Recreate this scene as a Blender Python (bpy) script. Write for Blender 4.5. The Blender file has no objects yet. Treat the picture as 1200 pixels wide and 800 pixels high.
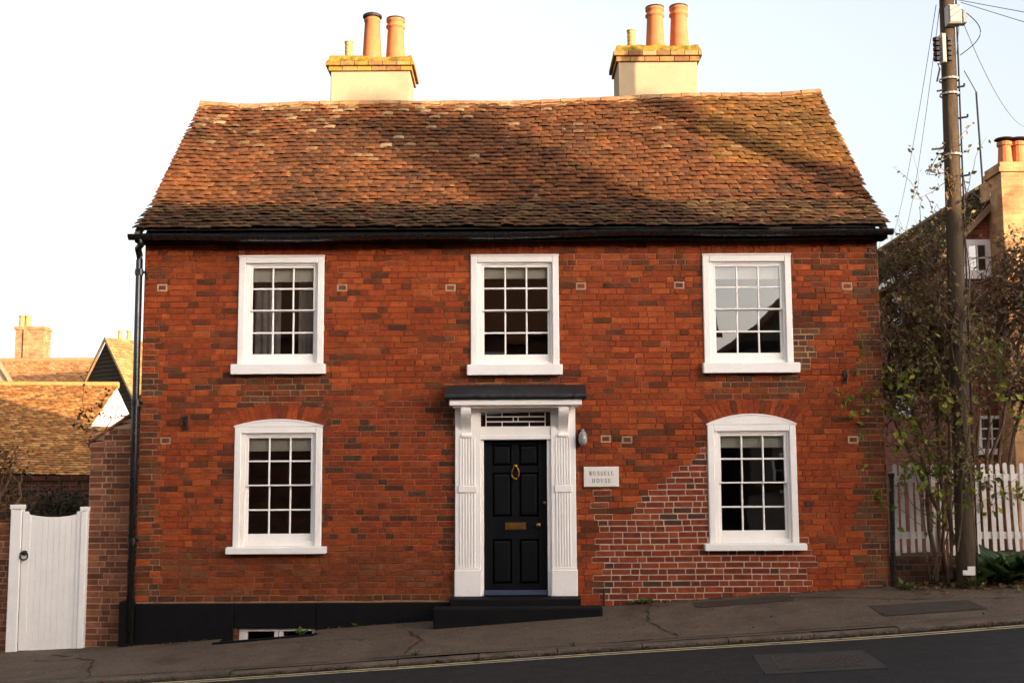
import bpy, math, random
import numpy as np
from mathutils import Vector, Matrix, noise

random.seed(7)
rnd = random.Random(11)
SC = bpy.context.scene
COL = SC.collection
R = math.radians

# ------------------------------------------------------------------ camera
F_PX, PITCH, ROLL = 1400.0, R(6.5), R(0.3)
CAM = Vector((0, -15.2, 1.6))
fw = Vector((0, math.cos(PITCH), math.sin(PITCH)))
up0 = Vector((0, -math.sin(PITCH), math.cos(PITCH)))
rt0 = Vector((1, 0, 0))
rt = rt0 * math.cos(ROLL) - up0 * math.sin(ROLL)
up = up0 * math.cos(ROLL) + rt0 * math.sin(ROLL)
cd = bpy.data.cameras.new('camera')
cam = bpy.data.objects.new('camera', cd)
COL.objects.link(cam)
M = Matrix((rt, up, -fw)).transposed().to_4x4()
M.translation = CAM
cam.matrix_world = M
cd.sensor_width = 36
cd.lens = F_PX / 1200 * 36
cd.clip_end = 3000
SC.camera = cam

# ------------------------------------------------------------------ light
SUN_AZ, SUN_EL = R(50), R(5.5)      # azimuth turned to the right of straight behind the camera
world = bpy.data.worlds.new('World')
SC.world = world
world.use_nodes = True
wn = world.node_tree
bg = wn.nodes['Background']
sky = wn.nodes.new('ShaderNodeTexSky')
sky.sky_type = 'NISHITA'
sky.sun_disc = False
sky.sun_elevation = SUN_EL
sky.sun_rotation = math.pi - SUN_AZ
sky.air_density = 1.0
sky.dust_density = 5.0
sky.ozone_density = 1.0
hs = wn.nodes.new('ShaderNodeHueSaturation')
hs.inputs['Saturation'].default_value = 0.36
tint = wn.nodes.new('ShaderNodeMix')
tint.data_type = 'RGBA'
tint.blend_type = 'MULTIPLY'
tint.inputs[0].default_value = 1.0
tint.inputs[7].default_value = (1.03, 1.03, 1.07, 1)
wn.links.new(sky.outputs[0], hs.inputs['Color'])
wn.links.new(hs.outputs[0], tint.inputs[6])
wn.links.new(tint.outputs[2], bg.inputs['Color'])
bg.inputs['Strength'].default_value = 0.15
sd = bpy.data.lights.new('sun', 'SUN')
sd.energy = 2.75
sd.angle = R(0.5)
sd.color = (1.0, 0.76, 0.48)
so = bpy.data.objects.new('sun', sd)
COL.objects.link(so)
SUN_DIR = Vector((math.sin(SUN_AZ) * math.cos(SUN_EL), -math.cos(SUN_AZ) * math.cos(SUN_EL), math.sin(SUN_EL)))
so.rotation_euler = SUN_DIR.to_track_quat('Z', 'Y').to_euler()
so.location = (20, -30, 20)
vs = SC.view_settings
vs.view_transform = 'Standard'
vs.look = 'None'
vs.gamma = 1
vs.use_curve_mapping = False
vs.exposure = 2.36
SC.cycles.use_denoising = True
SC.cycles.denoising_prefilter = 'NONE'

# ------------------------------------------------------------------ helpers
def px(x, y, Y=0.0):
    """photo pixel -> point on the vertical plane y=Y"""
    d = fw * F_PX + rt * (x - 600) - up * (y - 400)
    t = (Y - CAM.y) / d.y
    return CAM + d * t

def to_px(p):
    v = Vector(p) - CAM
    k = F_PX / v.dot(fw)
    return 600 + v.dot(rt) * k, 400 - v.dot(up) * k

def S(r, g, b):
    f = lambda c: ((c / 255 + 0.055) / 1.055) ** 2.4 if c / 255 > 0.04045 else c / 255 / 12.92
    return (f(r), f(g), f(b))

def nz(*p):
    return noise.noise(Vector(p))

def mixc(a, b, t):
    return tuple(a[i] * (1 - t) + b[i] * t for i in range(3))

def scl(c, k):
    return tuple(x * k for x in c)

class MB:
    """collects faces, with an optional colour each, into one mesh"""
    def __init__(s):
        s.v, s.f, s.c = [], [], []
    def face(s, pts, col=None):
        i = len(s.v)
        s.v.extend([tuple(p) for p in pts])
        s.f.append(tuple(range(i, i + len(pts))))
        s.c.append(col)
    def box(s, x0, x1, y0, y1, z0, z1, col=None, bev=0.0):
        if bev:
            b = bev
            A = [(x0 + b, y0, z0 + b), (x1 - b, y0, z0 + b), (x1 - b, y0, z1 - b), (x0 + b, y0, z1 - b)]
            B = [(x0, y0 + b, z0), (x1, y0 + b, z0), (x1, y0 + b, z1), (x0, y0 + b, z1)]
            C = [(x0, y1, z0), (x1, y1, z0), (x1, y1, z1), (x0, y1, z1)]
            s.loft([A, B, C], col, cap=True)
            return
        i = len(s.v)
        s.v.extend([(x, y, z) for z in (z0, z1) for y in (y0, y1) for x in (x0, x1)])
        for q in ((0, 2, 3, 1), (4, 5, 7, 6), (0, 1, 5, 4), (2, 6, 7, 3), (0, 4, 6, 2), (1, 3, 7, 5)):
            s.f.append(tuple(i + k for k in q)); s.c.append(col)
    def loft(s, rings, col=None, cap=True, closed=True):
        n = len(rings[0]); i0 = len(s.v)
        for r in rings: s.v.extend([tuple(p) for p in r])
        for a in range(len(rings) - 1):
            for k in range(n if closed else n - 1):
                k2 = (k + 1) % n
                s.f.append((i0 + a * n + k, i0 + a * n + k2, i0 + (a + 1) * n + k2, i0 + (a + 1) * n + k)); s.c.append(col)
        if cap:
            s.f.append(tuple(i0 + k for k in range(n))[::-1]); s.c.append(col)
            s.f.append(tuple(i0 + (len(rings) - 1) * n + k for k in range(n))); s.c.append(col)
    def tube(s, pts, rad, n=8, col=None, cap=True):
        pts = [Vector(p) for p in pts]
        rads = rad if isinstance(rad, (list, tuple)) else [rad] * len(pts)
        rings = []
        for k, p in enumerate(pts):
            t = (pts[min(k + 1, len(pts) - 1)] - pts[max(k - 1, 0)]).normalized()
            a = t.cross(Vector((0, 0, 1)))
            if a.length < 0.05: a = t.cross(Vector((1, 0, 0)))
            a.normalize(); b = t.cross(a)
            rings.append([p + (a * math.cos(2 * math.pi * j / n) + b * math.sin(2 * math.pi * j / n)) * rads[k] for j in range(n)])
        s.loft(rings, col, cap)
    def lathe(s, c, prof, n=16, col=None, cap=True):
        c = Vector(c)
        s.loft([[c + Vector((r * math.cos(2 * math.pi * j / n), r * math.sin(2 * math.pi * j / n), z)) for j in range(n)] for r, z in prof], col, cap)
    def prism(s, poly, y0, y1, col=None):
        """poly of (x, z) extruded from y0 (front) to y1"""
        A = [(x, y0, z) for x, z in poly]; B = [(x, y1, z) for x, z in poly]
        s.loft([A, B], col, True)
    def build(s, name, mat, parent=None, smooth=False):
        me = bpy.data.meshes.new(name)
        me.from_pydata(s.v, [], s.f)
        if any(c is not None for c in s.c):
            at = me.color_attributes.new('col', 'FLOAT_COLOR', 'CORNER')
            arr = np.ones((len(me.loops), 4), dtype=np.float32); k = 0
            for f, c in zip(s.f, s.c):
                arr[k:k + len(f), :3] = c if c is not None else (0.5, 0.5, 0.5); k += len(f)
            at.data.foreach_set('color', arr.ravel())
        me.materials.append(mat)
        if smooth:
            me.polygons.foreach_set('use_smooth', [True] * len(me.polygons))
        o = bpy.data.objects.new(name, me)
        COL.objects.link(o)
        if parent is not None: o.parent = parent
        me.update()
        return o

def tag(o, label, cat, group=None):
    o['label'] = label; o['category'] = cat
    if group: o['group'] = group
    return o

def thing(name, label, cat, group=None):
    o = bpy.data.objects.new(name, None)
    COL.objects.link(o)
    o.empty_display_size = 0.2
    return tag(o, label, cat, group)

def structure(o):
    o['kind'] = 'structure'
    return o

def stuff(o):
    o['kind'] = 'stuff'
    return o

# ------------------------------------------------------------------ materials
def mat(name, col, rough=0.6, var=0.15, nscale=6.0, bump=0.0, bscale=80.0, spec=0.3, metal=0.0, attr=None,
        blotch=None, bl_scale=2.0, bl_lo=0.55, bl_hi=0.7, bl_amt=1.0, stretch=None, trans=0.0):
    """procedural base: colour (constant, mesh colour or object colour) x two scales of noise, blotches, bump"""
    m = bpy.data.materials.new(name); m.use_nodes = True
    nt = m.node_tree; N = nt.nodes; L = nt.links
    b = N['Principled BSDF']
    b.inputs['Roughness'].default_value = rough
    b.inputs['Specular IOR Level'].default_value = spec
    b.inputs['Metallic'].default_value = metal
    geo = N.new('ShaderNodeNewGeometry')
    pos = geo.outputs['Position']
    if stretch:
        mp = N.new('ShaderNodeMapping'); mp.inputs['Scale'].default_value = stretch
        L.new(pos, mp.inputs['Vector']); pos = mp.outputs[0]
    if attr == 'mesh':
        a = N.new('ShaderNodeVertexColor'); a.layer_name = 'col'; base = a.outputs['Color']
    elif attr == 'object':
        a = N.new('ShaderNodeObjectInfo'); base = a.outputs['Color']
    else:
        a = N.new('ShaderNodeRGB'); a.outputs[0].default_value = (*col, 1); base = a.outputs[0]
    def noisetex(sc, det=5, rg=0.6):
        n = N.new('ShaderNodeTexNoise'); n.inputs['Scale'].default_value = sc
        n.inputs['Detail'].default_value = det; n.inputs['Roughness'].default_value = rg
        L.new(pos, n.inputs['Vector']); return n.outputs['Fac']
    def ramp(src, lo, hi, a, bb):
        r = N.new('ShaderNodeMapRange'); r.inputs[1].default_value = lo; r.inputs[2].default_value = hi
        r.inputs[3].default_value = a; r.inputs[4].default_value = bb; L.new(src, r.inputs[0]); return r.outputs[0]
    def mul(c, fac):
        x = N.new('ShaderNodeMix'); x.data_type = 'RGBA'; x.blend_type = 'MULTIPLY'; x.inputs[0].default_value = 1
        L.new(c, x.inputs[6]); L.new(fac, x.inputs[7]); return x.outputs[2]
    if var:
        base = mul(base, ramp(noisetex(nscale), 0.3, 0.7, 1 - var, 1 + var))
        base = mul(base, ramp(noisetex(nscale * 9, 3), 0.3, 0.7, 1 - var * 0.7, 1 + var * 0.7))
    if blotch:
        for bc, sc, lo, hi, am in (blotch if isinstance(blotch, list) else [(blotch, bl_scale, bl_lo, bl_hi, bl_amt)]):
            x = N.new('ShaderNodeMix'); x.data_type = 'RGBA'
            L.new(ramp(noisetex(sc, 8, 0.65), lo, hi, 0, am), x.inputs[0])
            L.new(base, x.inputs[6]); x.inputs[7].default_value = (*bc, 1); base = x.outputs[2]
    L.new(base, b.inputs['Base Color'])
    if bump:
        bp = N.new('ShaderNodeBump'); bp.inputs['Strength'].default_value = bump; bp.inputs['Distance'].default_value = 0.01
        L.new(noisetex(bscale, 4), bp.inputs['Height']); L.new(bp.outputs[0], b.inputs['Normal'])
    L.new(ramp(noisetex(nscale * 3), 0.3, 0.7, max(0.05, rough - 0.08), min(1, rough + 0.08)), b.inputs['Roughness'])
    if trans:
        t = N.new('ShaderNodeBsdfTranslucent'); L.new(base, t.inputs[0])
        mx = N.new('ShaderNodeMixShader'); mx.inputs[0].default_value = trans
        L.new(b.outputs[0], mx.inputs[1]); L.new(t.outputs[0], mx.inputs[2])
        L.new(mx.outputs[0], N['Material Output'].inputs[0])
    return m

def brick_tex_mat(name, c1, c2, mortar, sc=1.0):
    """distant brickwork: brick pattern in wall coordinates with shallow relief"""
    m = bpy.data.materials.new(name); m.use_nodes = True
    nt = m.node_tree; N = nt.nodes; L = nt.links; b = N['Principled BSDF']
    b.inputs['Roughness'].default_value = 0.85; b.inputs['Specular IOR Level'].default_value = 0.15
    g = N.new('ShaderNodeNewGeometry'); sp = N.new('ShaderNodeSeparateXYZ'); L.new(g.outputs['Position'], sp.inputs[0])
    ad = N.new('ShaderNodeMath'); ad.operation = 'ADD'; L.new(sp.outputs[0], ad.inputs[0]); L.new(sp.outputs[1], ad.inputs[1])
    cb = N.new('ShaderNodeCombineXYZ'); L.new(ad.outputs[0], cb.inputs[0]); L.new(sp.outputs[2], cb.inputs[1])
    t = N.new('ShaderNodeTexBrick'); L.new(cb.outputs[0], t.inputs['Vector'])
    t.inputs['Color1'].default_value = (*c1, 1); t.inputs['Color2'].default_value = (*c2, 1); t.inputs['Mortar'].default_value = (*mortar, 1)
    t.inputs['Scale'].default_value = 1.0; t.inputs['Mortar Size'].default_value = 0.006; t.inputs['Brick Width'].default_value = 0.225 * sc
    t.inputs['Row Height'].default_value = 0.076 * sc; t.offset = 0.5
    n = N.new('ShaderNodeTexNoise'); n.inputs['Scale'].default_value = 3.0; n.inputs['Detail'].default_value = 6
    L.new(g.outputs['Position'], n.inputs['Vector'])
    r = N.new('ShaderNodeMapRange'); r.inputs[1].default_value = 0.3; r.inputs[2].default_value = 0.7; r.inputs[3].default_value = 0.6; r.inputs[4].default_value = 1.3
    L.new(n.outputs['Fac'], r.inputs[0])
    x = N.new('ShaderNodeMix'); x.data_type = 'RGBA'; x.blend_type = 'MULTIPLY'; x.inputs[0].default_value = 1
    L.new(t.outputs['Color'], x.inputs[6]); L.new(r.outputs[0], x.inputs[7]); L.new(x.outputs[2], b.inputs['Base Color'])
    bp = N.new('ShaderNodeBump'); bp.inputs['Strength'].default_value = 0.6; bp.inputs['Distance'].default_value = 0.008; bp.invert = True
    L.new(t.outputs['Fac'], bp.inputs['Height']); L.new(bp.outputs[0], b.inputs['Normal'])
    return m

def glass_mat(name, refl=0.12):
    m = bpy.data.materials.new(name); m.use_nodes = True
    nt = m.node_tree; N = nt.nodes; L = nt.links
    N.remove(N['Principled BSDF'])
    tr = N.new('ShaderNodeBsdfTransparent'); tr.inputs[0].default_value = (0.86, 0.88, 0.86, 1)
    gl = N.new('ShaderNodeBsdfGlossy'); gl.inputs['Roughness'].default_value = 0.01
    fr = N.new('ShaderNodeLayerWeight'); fr.inputs['Blend'].default_value = 0.25
    mr = N.new('ShaderNodeMapRange'); mr.inputs[3].default_value = refl; mr.inputs[4].default_value = 1.0
    L.new(fr.outputs['Fresnel'], mr.inputs[0])
    g = N.new('ShaderNodeNewGeometry'); n = N.new('ShaderNodeTexNoise'); n.inputs['Scale'].default_value = 3.2; n.inputs['Detail'].default_value = 0.5
    L.new(g.outputs['Position'], n.inputs['Vector'])
    bp = N.new('ShaderNodeBump'); bp.inputs['Strength'].default_value = 0.12; bp.inputs['Distance'].default_value = 0.006
    L.new(n.outputs['Fac'], bp.inputs['Height']); L.new(bp.outputs[0], gl.inputs['Normal'])
    mx = N.new('ShaderNodeMixShader'); L.new(mr.outputs[0], mx.inputs[0]); L.new(tr.outputs[0], mx.inputs[1]); L.new(gl.outputs[0], mx.inputs[2])
    L.new(mx.outputs[0], N['Material Output'].inputs[0])
    return m

SOOT = S(48, 34, 28)
_bl = [(S(84, 46, 30), 1.4, 0.54, 0.7, 0.45), (S(70, 46, 36), 6.0, 0.56, 0.7, 0.45), (S(168, 134, 108), 3.4, 0.63, 0.76, 0.4), (S(170, 80, 40), 26.0, 0.58, 0.7, 0.4)]
brick_m = mat('brick_clay', None, 0.85, 0.26, 11, 0.9, 55, 0.15, attr='mesh', blotch=_bl)
brick_o = mat('brick_clay_single', None, 0.85, 0.26, 11, 0.9, 55, 0.15, attr='object', blotch=_bl)
mortar_m = mat('lime_mortar', None, 0.95, 0.2, 7, 0.5, 120, 0.1, attr='mesh')
_tb = [(S(62, 56, 32), 1.1, 0.6, 0.72, 0.45), (S(200, 170, 122), 7.0, 0.6, 0.74, 0.45), (S(58, 44, 34), 16.0, 0.58, 0.7, 0.5)]
tile_m = mat('clay_tile', None, 0.9, 0.25, 8, 0.6, 50, 0.12, attr='mesh', blotch=_tb)
tile_o = mat('clay_tile_single', None, 0.9, 0.25, 8, 0.6, 50, 0.12, attr='object', blotch=_tb)
white = mat('white_gloss_paint', S(246, 238, 230), 0.42, 0.035, 3, 0.06, 30, 0.4)
white2 = mat('weathered_white_paint', S(225, 214, 205), 0.55, 0.08, 5, 0.1, 40, 0.3, blotch=S(150, 140, 125), bl_scale=4, bl_lo=0.62, bl_hi=0.8, bl_amt=0.35)
black = mat('black_paint_and_shade', S(17, 15, 15), 0.8, 0.2, 5, 0.25, 50, 0.15, blotch=S(40, 36, 34), bl_scale=5, bl_lo=0.62, bl_hi=0.8, bl_amt=0.35)  # real black paint on plinth and steps; painted shade on the eaves boards
black_g = mat('black_gutter_paint', S(30, 27, 27), 0.25, 0.15, 4, 0.05, 40, 0.5)
lead = mat('grey_lead_sheet', S(32, 31, 31), 0.6, 0.25, 6, 0.35, 14, 0.4)
navy = mat('navy_gloss_paint', S(8, 9, 13), 0.5, 0.1, 3, 0.03, 20, 0.18)
brass = mat('brass', S(150, 108, 56), 0.42, 0.2, 8, 0, 0, 0.5, 1.0)
iron = mat('dark_iron', S(38, 34, 33), 0.6, 0.2, 8, 0.2, 60, 0.3)
render_m = mat('cream_render', S(160, 140, 114), 0.9, 0.07, 2.5, 0.25, 30, 0.1, blotch=S(126, 110, 86), bl_scale=1.6, bl_lo=0.55, bl_hi=0.75, bl_amt=0.5)
flaunch = mat('mossy_mortar', S(140, 112, 48), 0.95, 0.25, 8, 0.8, 40, 0.1, blotch=S(84, 78, 26), bl_scale=7, bl_lo=0.48, bl_hi=0.6, bl_amt=0.9)
corbel_m = mat('corbel_brick', None, 0.9, 0.2, 8, 0.5, 50, 0.1, attr='mesh', blotch=[(S(146, 118, 42), 4.0, 0.5, 0.62, 0.85)])
potm = mat('terracotta_pot', S(176, 108, 68), 0.8, 0.12, 7, 0.15, 40, 0.2, blotch=S(70, 50, 40), bl_scale=4, bl_lo=0.58, bl_hi=0.8, bl_amt=0.4)
potbuff = mat('buff_clay_pot', S(184, 140, 92), 0.85, 0.12, 7, 0.15, 40, 0.2)
ridge_m = mat('ridge_tile_clay', None, 0.9, 0.2, 7, 0.5, 40, 0.1, attr='object', blotch=S(160, 134, 98), bl_scale=4, bl_lo=0.5, bl_hi=0.64, bl_amt=0.7)
deck_m = mat('roof_underlay', S(38, 30, 26), 0.95, 0.2, 5)
pav_m = mat('worn_asphalt_pavement', S(94, 79, 66), 0.9, 0.2, 1.6, 1.0, 45, 0.2, blotch=[(S(62, 52, 45), 0.9, 0.52, 0.68, 0.7), (S(118, 102, 88), 22, 0.62, 0.72, 0.5), (S(156, 136, 116), 34, 0.6, 0.66, 0.6), (S(48, 40, 35), 27, 0.58, 0.66, 0.6)])
patch_m = mat('asphalt_patch', S(68, 58, 50), 0.9, 0.16, 3, 0.8, 90, 0.2)
road_m = mat('smooth_dark_asphalt', S(28, 24, 23), 0.75, 0.14, 1.5, 0.8, 120, 0.3, blotch=[(S(34, 30, 28), 0.7, 0.5, 0.66, 0.5), (S(50, 45, 42), 60, 0.64, 0.72, 0.5)])
kerb_m = mat('kerb_concrete', S(98, 84, 72), 0.9, 0.2, 4, 0.6, 60, 0.2, blotch=S(60, 54, 46), bl_scale=3, bl_lo=0.5, bl_hi=0.66, bl_amt=0.8)
line_m = mat('worn_pale_yellow_paint', S(176, 158, 122), 0.8, 0.2, 5, 0.3, 90, 0.2, blotch=S(70, 62, 52), bl_scale=7, bl_lo=0.56, bl_hi=0.66, bl_amt=0.8)
soil_m = mat('soil_and_leaf_litter', S(64, 52, 40), 0.95, 0.3, 5, 0.9, 40, 0.1, blotch=S(58, 62, 34), bl_scale=0.8, bl_lo=0.5, bl_hi=0.62, bl_amt=0.8)
wood_pole = mat('weathered_timber', S(78, 64, 50), 0.85, 0.3, 3, 0.7, 18, 0.15, stretch=(6, 6, 0.6))
bark = mat('twig_bark', S(104, 82, 66), 0.9, 0.25, 8, 0.3, 40, 0.1)
leaf_m = mat('leaf', None, 0.6, 0.15, 6, 0, 0, 0.3, attr='mesh', trans=0.3)
board_m = mat('dark_weatherboard', S(60, 50, 42), 0.85, 0.25, 3, 0.5, 20, 0.15, stretch=(0.5, 0.5, 5))
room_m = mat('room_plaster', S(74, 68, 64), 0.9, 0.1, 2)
blind_m = mat('cream_blind_fabric', S(226, 214, 196), 0.9, 0.05, 6, 0.2, 60, 0.1)
curtain_m = mat('grey_curtain', S(176, 166, 160), 0.95, 0.12, 6, 0.3, 30, 0.1)
far_brick = brick_tex_mat('far_brick', S(140, 72, 46), S(104, 56, 40), S(120, 96, 80))
side_brick = brick_tex_mat('side_brick', S(112, 62, 42), S(78, 48, 36), S(120, 98, 82))
far_roof = mat('far_roof_tiles', S(120, 78, 50), 0.9, 0.3, 3, 0.6, 12, 0.1, stretch=(1, 1, 6))
grey_plastic = mat('grey_plastic', S(150, 144, 138), 0.5, 0.08, 6, 0, 0, 0.4)
lamp_glass = mat('frosted_lamp_glass', S(150, 146, 136), 0.25, 0.08, 8, 0, 0, 0.5)
plate_m = mat('painted_plate', S(228, 218, 208), 0.5, 0.04, 5, 0.05, 40, 0.3)
ink_m = mat('grey_lettering', S(92, 86, 82), 0.6, 0.05, 8)
cover_m = mat('cast_iron_cover', S(56, 47, 42), 0.6, 0.2, 9, 0.4, 60, 0.35)
cement_m = mat('grey_concrete_surround', S(56, 52, 50), 0.85, 0.15, 6, 0.5, 70, 0.2)
wire_m = mat('grey_wire', S(96, 92, 92), 0.6, 0.1, 5)
glass = glass_mat('old_window_glass', 0.17)
slate_m = mat('timber_white_infill', S(120, 108, 95), 0.9, 0.1, 4)

# ------------------------------------------------------------------ ground
XS = [-300, -60, -20, -10, -6.5, -4.9, -2.5, 0, 2.4, 4.84, 6.5, 9, 14, 30, 60, 300]
base_px = [(10, 763), (150, 757), (370, 737), (600, 718), (820, 701), (1045, 686), (1200, 684)]
bw = [(px(a, b).x, px(a, b).z) for a, b in base_px]
kerb_px = [(62, 800), (280, 787), (617, 764), (1045, 737), (1200, 725)]
KY = -2.4
kw = [(px(a, b, KY).x, px(a, b, KY).z) for a, b in kerb_px]
def extend(pts, far_l, far_r):
    return [(-400, far_l), (-40, far_l), (pts[0][0] - 8, pts[0][1] - 0.5)] + pts + [(pts[-1][0] + 10, pts[-1][1] + 0.7), (45, far_r), (400, far_r)]
BW = extend(bw, -2.2, 2.2)
KW = extend(kw, -2.2, 2.2)
def interp(P, x):
    return float(np.interp(x, [p[0] for p in P], [p[1] for p in P]))
def smooth(P, x):
    return sum(interp(P, x + d) for d in (-.6, -.3, 0, .3, .6)) / 5
def zw(x): return smooth(BW, x)
def zk(x): return smooth(KW, x)
def zg(x, y):
    """pavement surface"""
    t = min(1.0, max(0.0, -y / -KY))
    return zw(x) * (1 - t) + zk(x) * t + 0.012 * nz(x * 0.7, y * 0.9, 0) 
def zr(x, y):
    """road surface"""
    d = KY - y
    return zk(x) - 0.04 + min(0.03, d * 0.02) - max(0, d - 4) * 0.012 + 0.006 * nz(x * .5, y * .5, 3)

def sheet(name, xs, ys, zf, m, lift=0.0, hole=None):
    mb = MB()
    for i in range(len(xs) - 1):
        for j in range(len(ys) - 1):
            if hole and hole((xs[i] + xs[i + 1]) / 2, (ys[j] + ys[j + 1]) / 2): continue
            q = [(xs[i], ys[j]), (xs[i + 1], ys[j]), (xs[i + 1], ys[j + 1]), (xs[i], ys[j + 1])]
            mb.face([(a, b, zf(a, b) + lift) for a, b in q])
    o = mb.build(name, m, smooth=True)
    return o

def rng(a, b, st):
    n = max(1, int(round((b - a) / st))); return [a + (b - a) * k / n for k in range(n + 1)]

def terr(x, y):
    return min(zw(x), zk(x)) - 0.12 - (0.3 if y < 0 else 0) - 0.6 * min(1, max(0, (y - 6) / 10))
tx = [-900, -300, -100, -60, -40] + rng(-30, 30, 1.0) + [40, 60, 100, 300, 900]
ty = [-900, -300, -100, -60, -40, -30, -20] + rng(-12, 20, 1.0) + [26, 34, 45, 60, 100, 300, 900]
structure(sheet('ground', tx, ty, terr, soil_m))
well = (px(262, 760, -0.0).x, px(372, 752, 0).x, -0.42)
structure_pav = structure(sheet('pavement', sorted(set(rng(-30, 30, 0.25) + [well[0], well[1]])), sorted(set(rng(KY + 0.14, 0.06, 0.12) + [well[2]])), zg, pav_m,
                                hole=lambda x, y: well[0] < x < well[1] and y > well[2]))
structure_road = structure(sheet('road', rng(-40, 40, 0.4), [-60, -30, -20, -14] + rng(-12, KY - 0.02, 0.3), zr, road_m))
# kerb stones, each one a piece of the pavement
kx = -12.0; ki = 0
while kx < 12:
    L_ = rnd.uniform(0.82, 0.98); a, b = kx + 0.005, kx + L_ - 0.005
    mb = MB()
    dz = rnd.uniform(-.006, .006)
    prof = [(KY - 0.02, -0.25), (KY - 0.005, -0.012), (KY + 0.012, 0.004), (KY + 0.135, 0.004), (KY + 0.135, -0.25)]
    rings = []
    for xx in (a, (a + b) / 2, b):
        rings.append([(xx, y, zk(xx) + dz + z) for y, z in prof])
    mb.loft(rings)
    mb.build('kerb_stone', kerb_m, structure_pav)
    kx += L_; ki += 1
# double line painted on the road
for off in (0.15, 0.28):
    mb = MB(); xs = rng(-20, 20, 0.4)
    w0 = 0.07
    for i in range(len(xs) - 1):
        a, b = xs[i], xs[i + 1]
        y0, y1 = KY - off - w0, KY - off
        mb.face([(a, y0, zr(a, y0) + .004), (b, y0, zr(b, y0) + .004), (b, y1, zr(b, y1) + .004), (a, y1, zr(a, y1) + .004)])
    mb.build('painted_line', line_m, structure_road)
# repaired strips in the pavement
def patch(x0, x1, y0, y1, name='asphalt_repair'):
    mb = MB(); xs = rng(x0, x1, .15); ys = rng(y0, y1, .12)
    for i in range(len(xs) - 1):
        for j in range(len(ys) - 1):
            q = [(xs[i], ys[j]), (xs[i + 1], ys[j]), (xs[i + 1], ys[j + 1]), (xs[i], ys[j + 1])]
            mb.face([(a, b, zg(a, b) + .006) for a, b in q])
    return mb.build(name, patch_m, structure_pav)
patch(4.1, 5.25, -1.75, -1.15)
patch(2.2, 3.4, -0.55, -0.2)

def crack(pts, w):
    r = random.Random(int(pts[0][0] * 100)); mb = MB(); P_ = []
    for i in range(len(pts) - 1):
        for q in range(10):
            f = q / 10; P_.append((pts[i][0] + (pts[i + 1][0] - pts[i][0]) * f + r.uniform(-.025, .025), pts[i][1] + (pts[i + 1][1] - pts[i][1]) * f + r.uniform(-.01, .01)))
    for i in range(len(P_) - 1):
        a, b = Vector(P_[i]), Vector(P_[i + 1]); t = (b - a).normalized(); n = Vector((-t.y, t.x)) * w * r.uniform(.3, 1)
        mb.face([(p.x, p.y, zg(p.x, p.y) + .007) for p in (a - n, b - n, b + n, a + n)])
    mb.build('pavement_crack', soil_m, structure_pav)
crack([(-1.25, -.7), (-1.05, -1.3), (-1.2, -2.2)], .016); crack([(-5.6, -.4), (-4.9, -1.0), (-4.5, -2.25)], .012); crack([(1.7, -.1), (1.55, -1.2), (1.8, -2.25)], .013)
crack([(-9, -2.18), (-3, -2.17), (2, -2.18), (8, -2.17)], .011); crack([(3.4, -.3), (4.6, -.9), (5.6, -1.1), (6.8, -1.0)], .013); crack([(-3.2, -.75), (-2.0, -.9), (-1.2, -1.1)], .008)

# ------------------------------------------------------------------ brickwork
def subtract(rect, holes):
    out = [rect]
    for h in holes:
        nxt = []
        for a, b, c, d in out:
            if b <= h[0] or a >= h[1] or d <= h[2] or c >= h[3]:
                nxt.append((a, b, c, d)); continue
            if a < h[0]: nxt.append((a, h[0], c, d))
            if b > h[1]: nxt.append((h[1], b, c, d))
            m0, m1 = max(a, h[0]), min(b, h[1])
            if d > h[3]: nxt.append((m0, m1, h[3], d))
            if c < h[2]: nxt.append((m0, m1, c, h[2]))
        out = nxt
    return [r for r in out if r[1] - r[0] > 0.006 and r[3] - r[2] > 0.006]

_unit = []
def unit_brick():
    """shared meshes for single bricks: x,z in +-0.5, front at y=0, chamfered worn edges"""
    if not _unit:
        for k in range(4):
            mb = MB(); r = random.Random(k)
            j = lambda s: r.uniform(-s, s)
            A = [(sx * (.485 + j(.008)), j(.002), sz * (.455 + j(.02))) for sx, sz in ((-1, -1), (1, -1), (1, 1), (-1, 1))]
            B = [(sx * .5, .006, sz * .5) for sx, sz in ((-1, -1), (1, -1), (1, 1), (-1, 1))]
            C = [(sx * .5, .03, sz * .5) for sx, sz in ((-1, -1), (1, -1), (1, 1), (-1, 1))]
            mb.loft([A, B, C], None, True)
            o = mb.build('brick', brick_o); me = o.data
            bpy.data.objects.remove(o); _unit.append(me)
    return _unit

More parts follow.
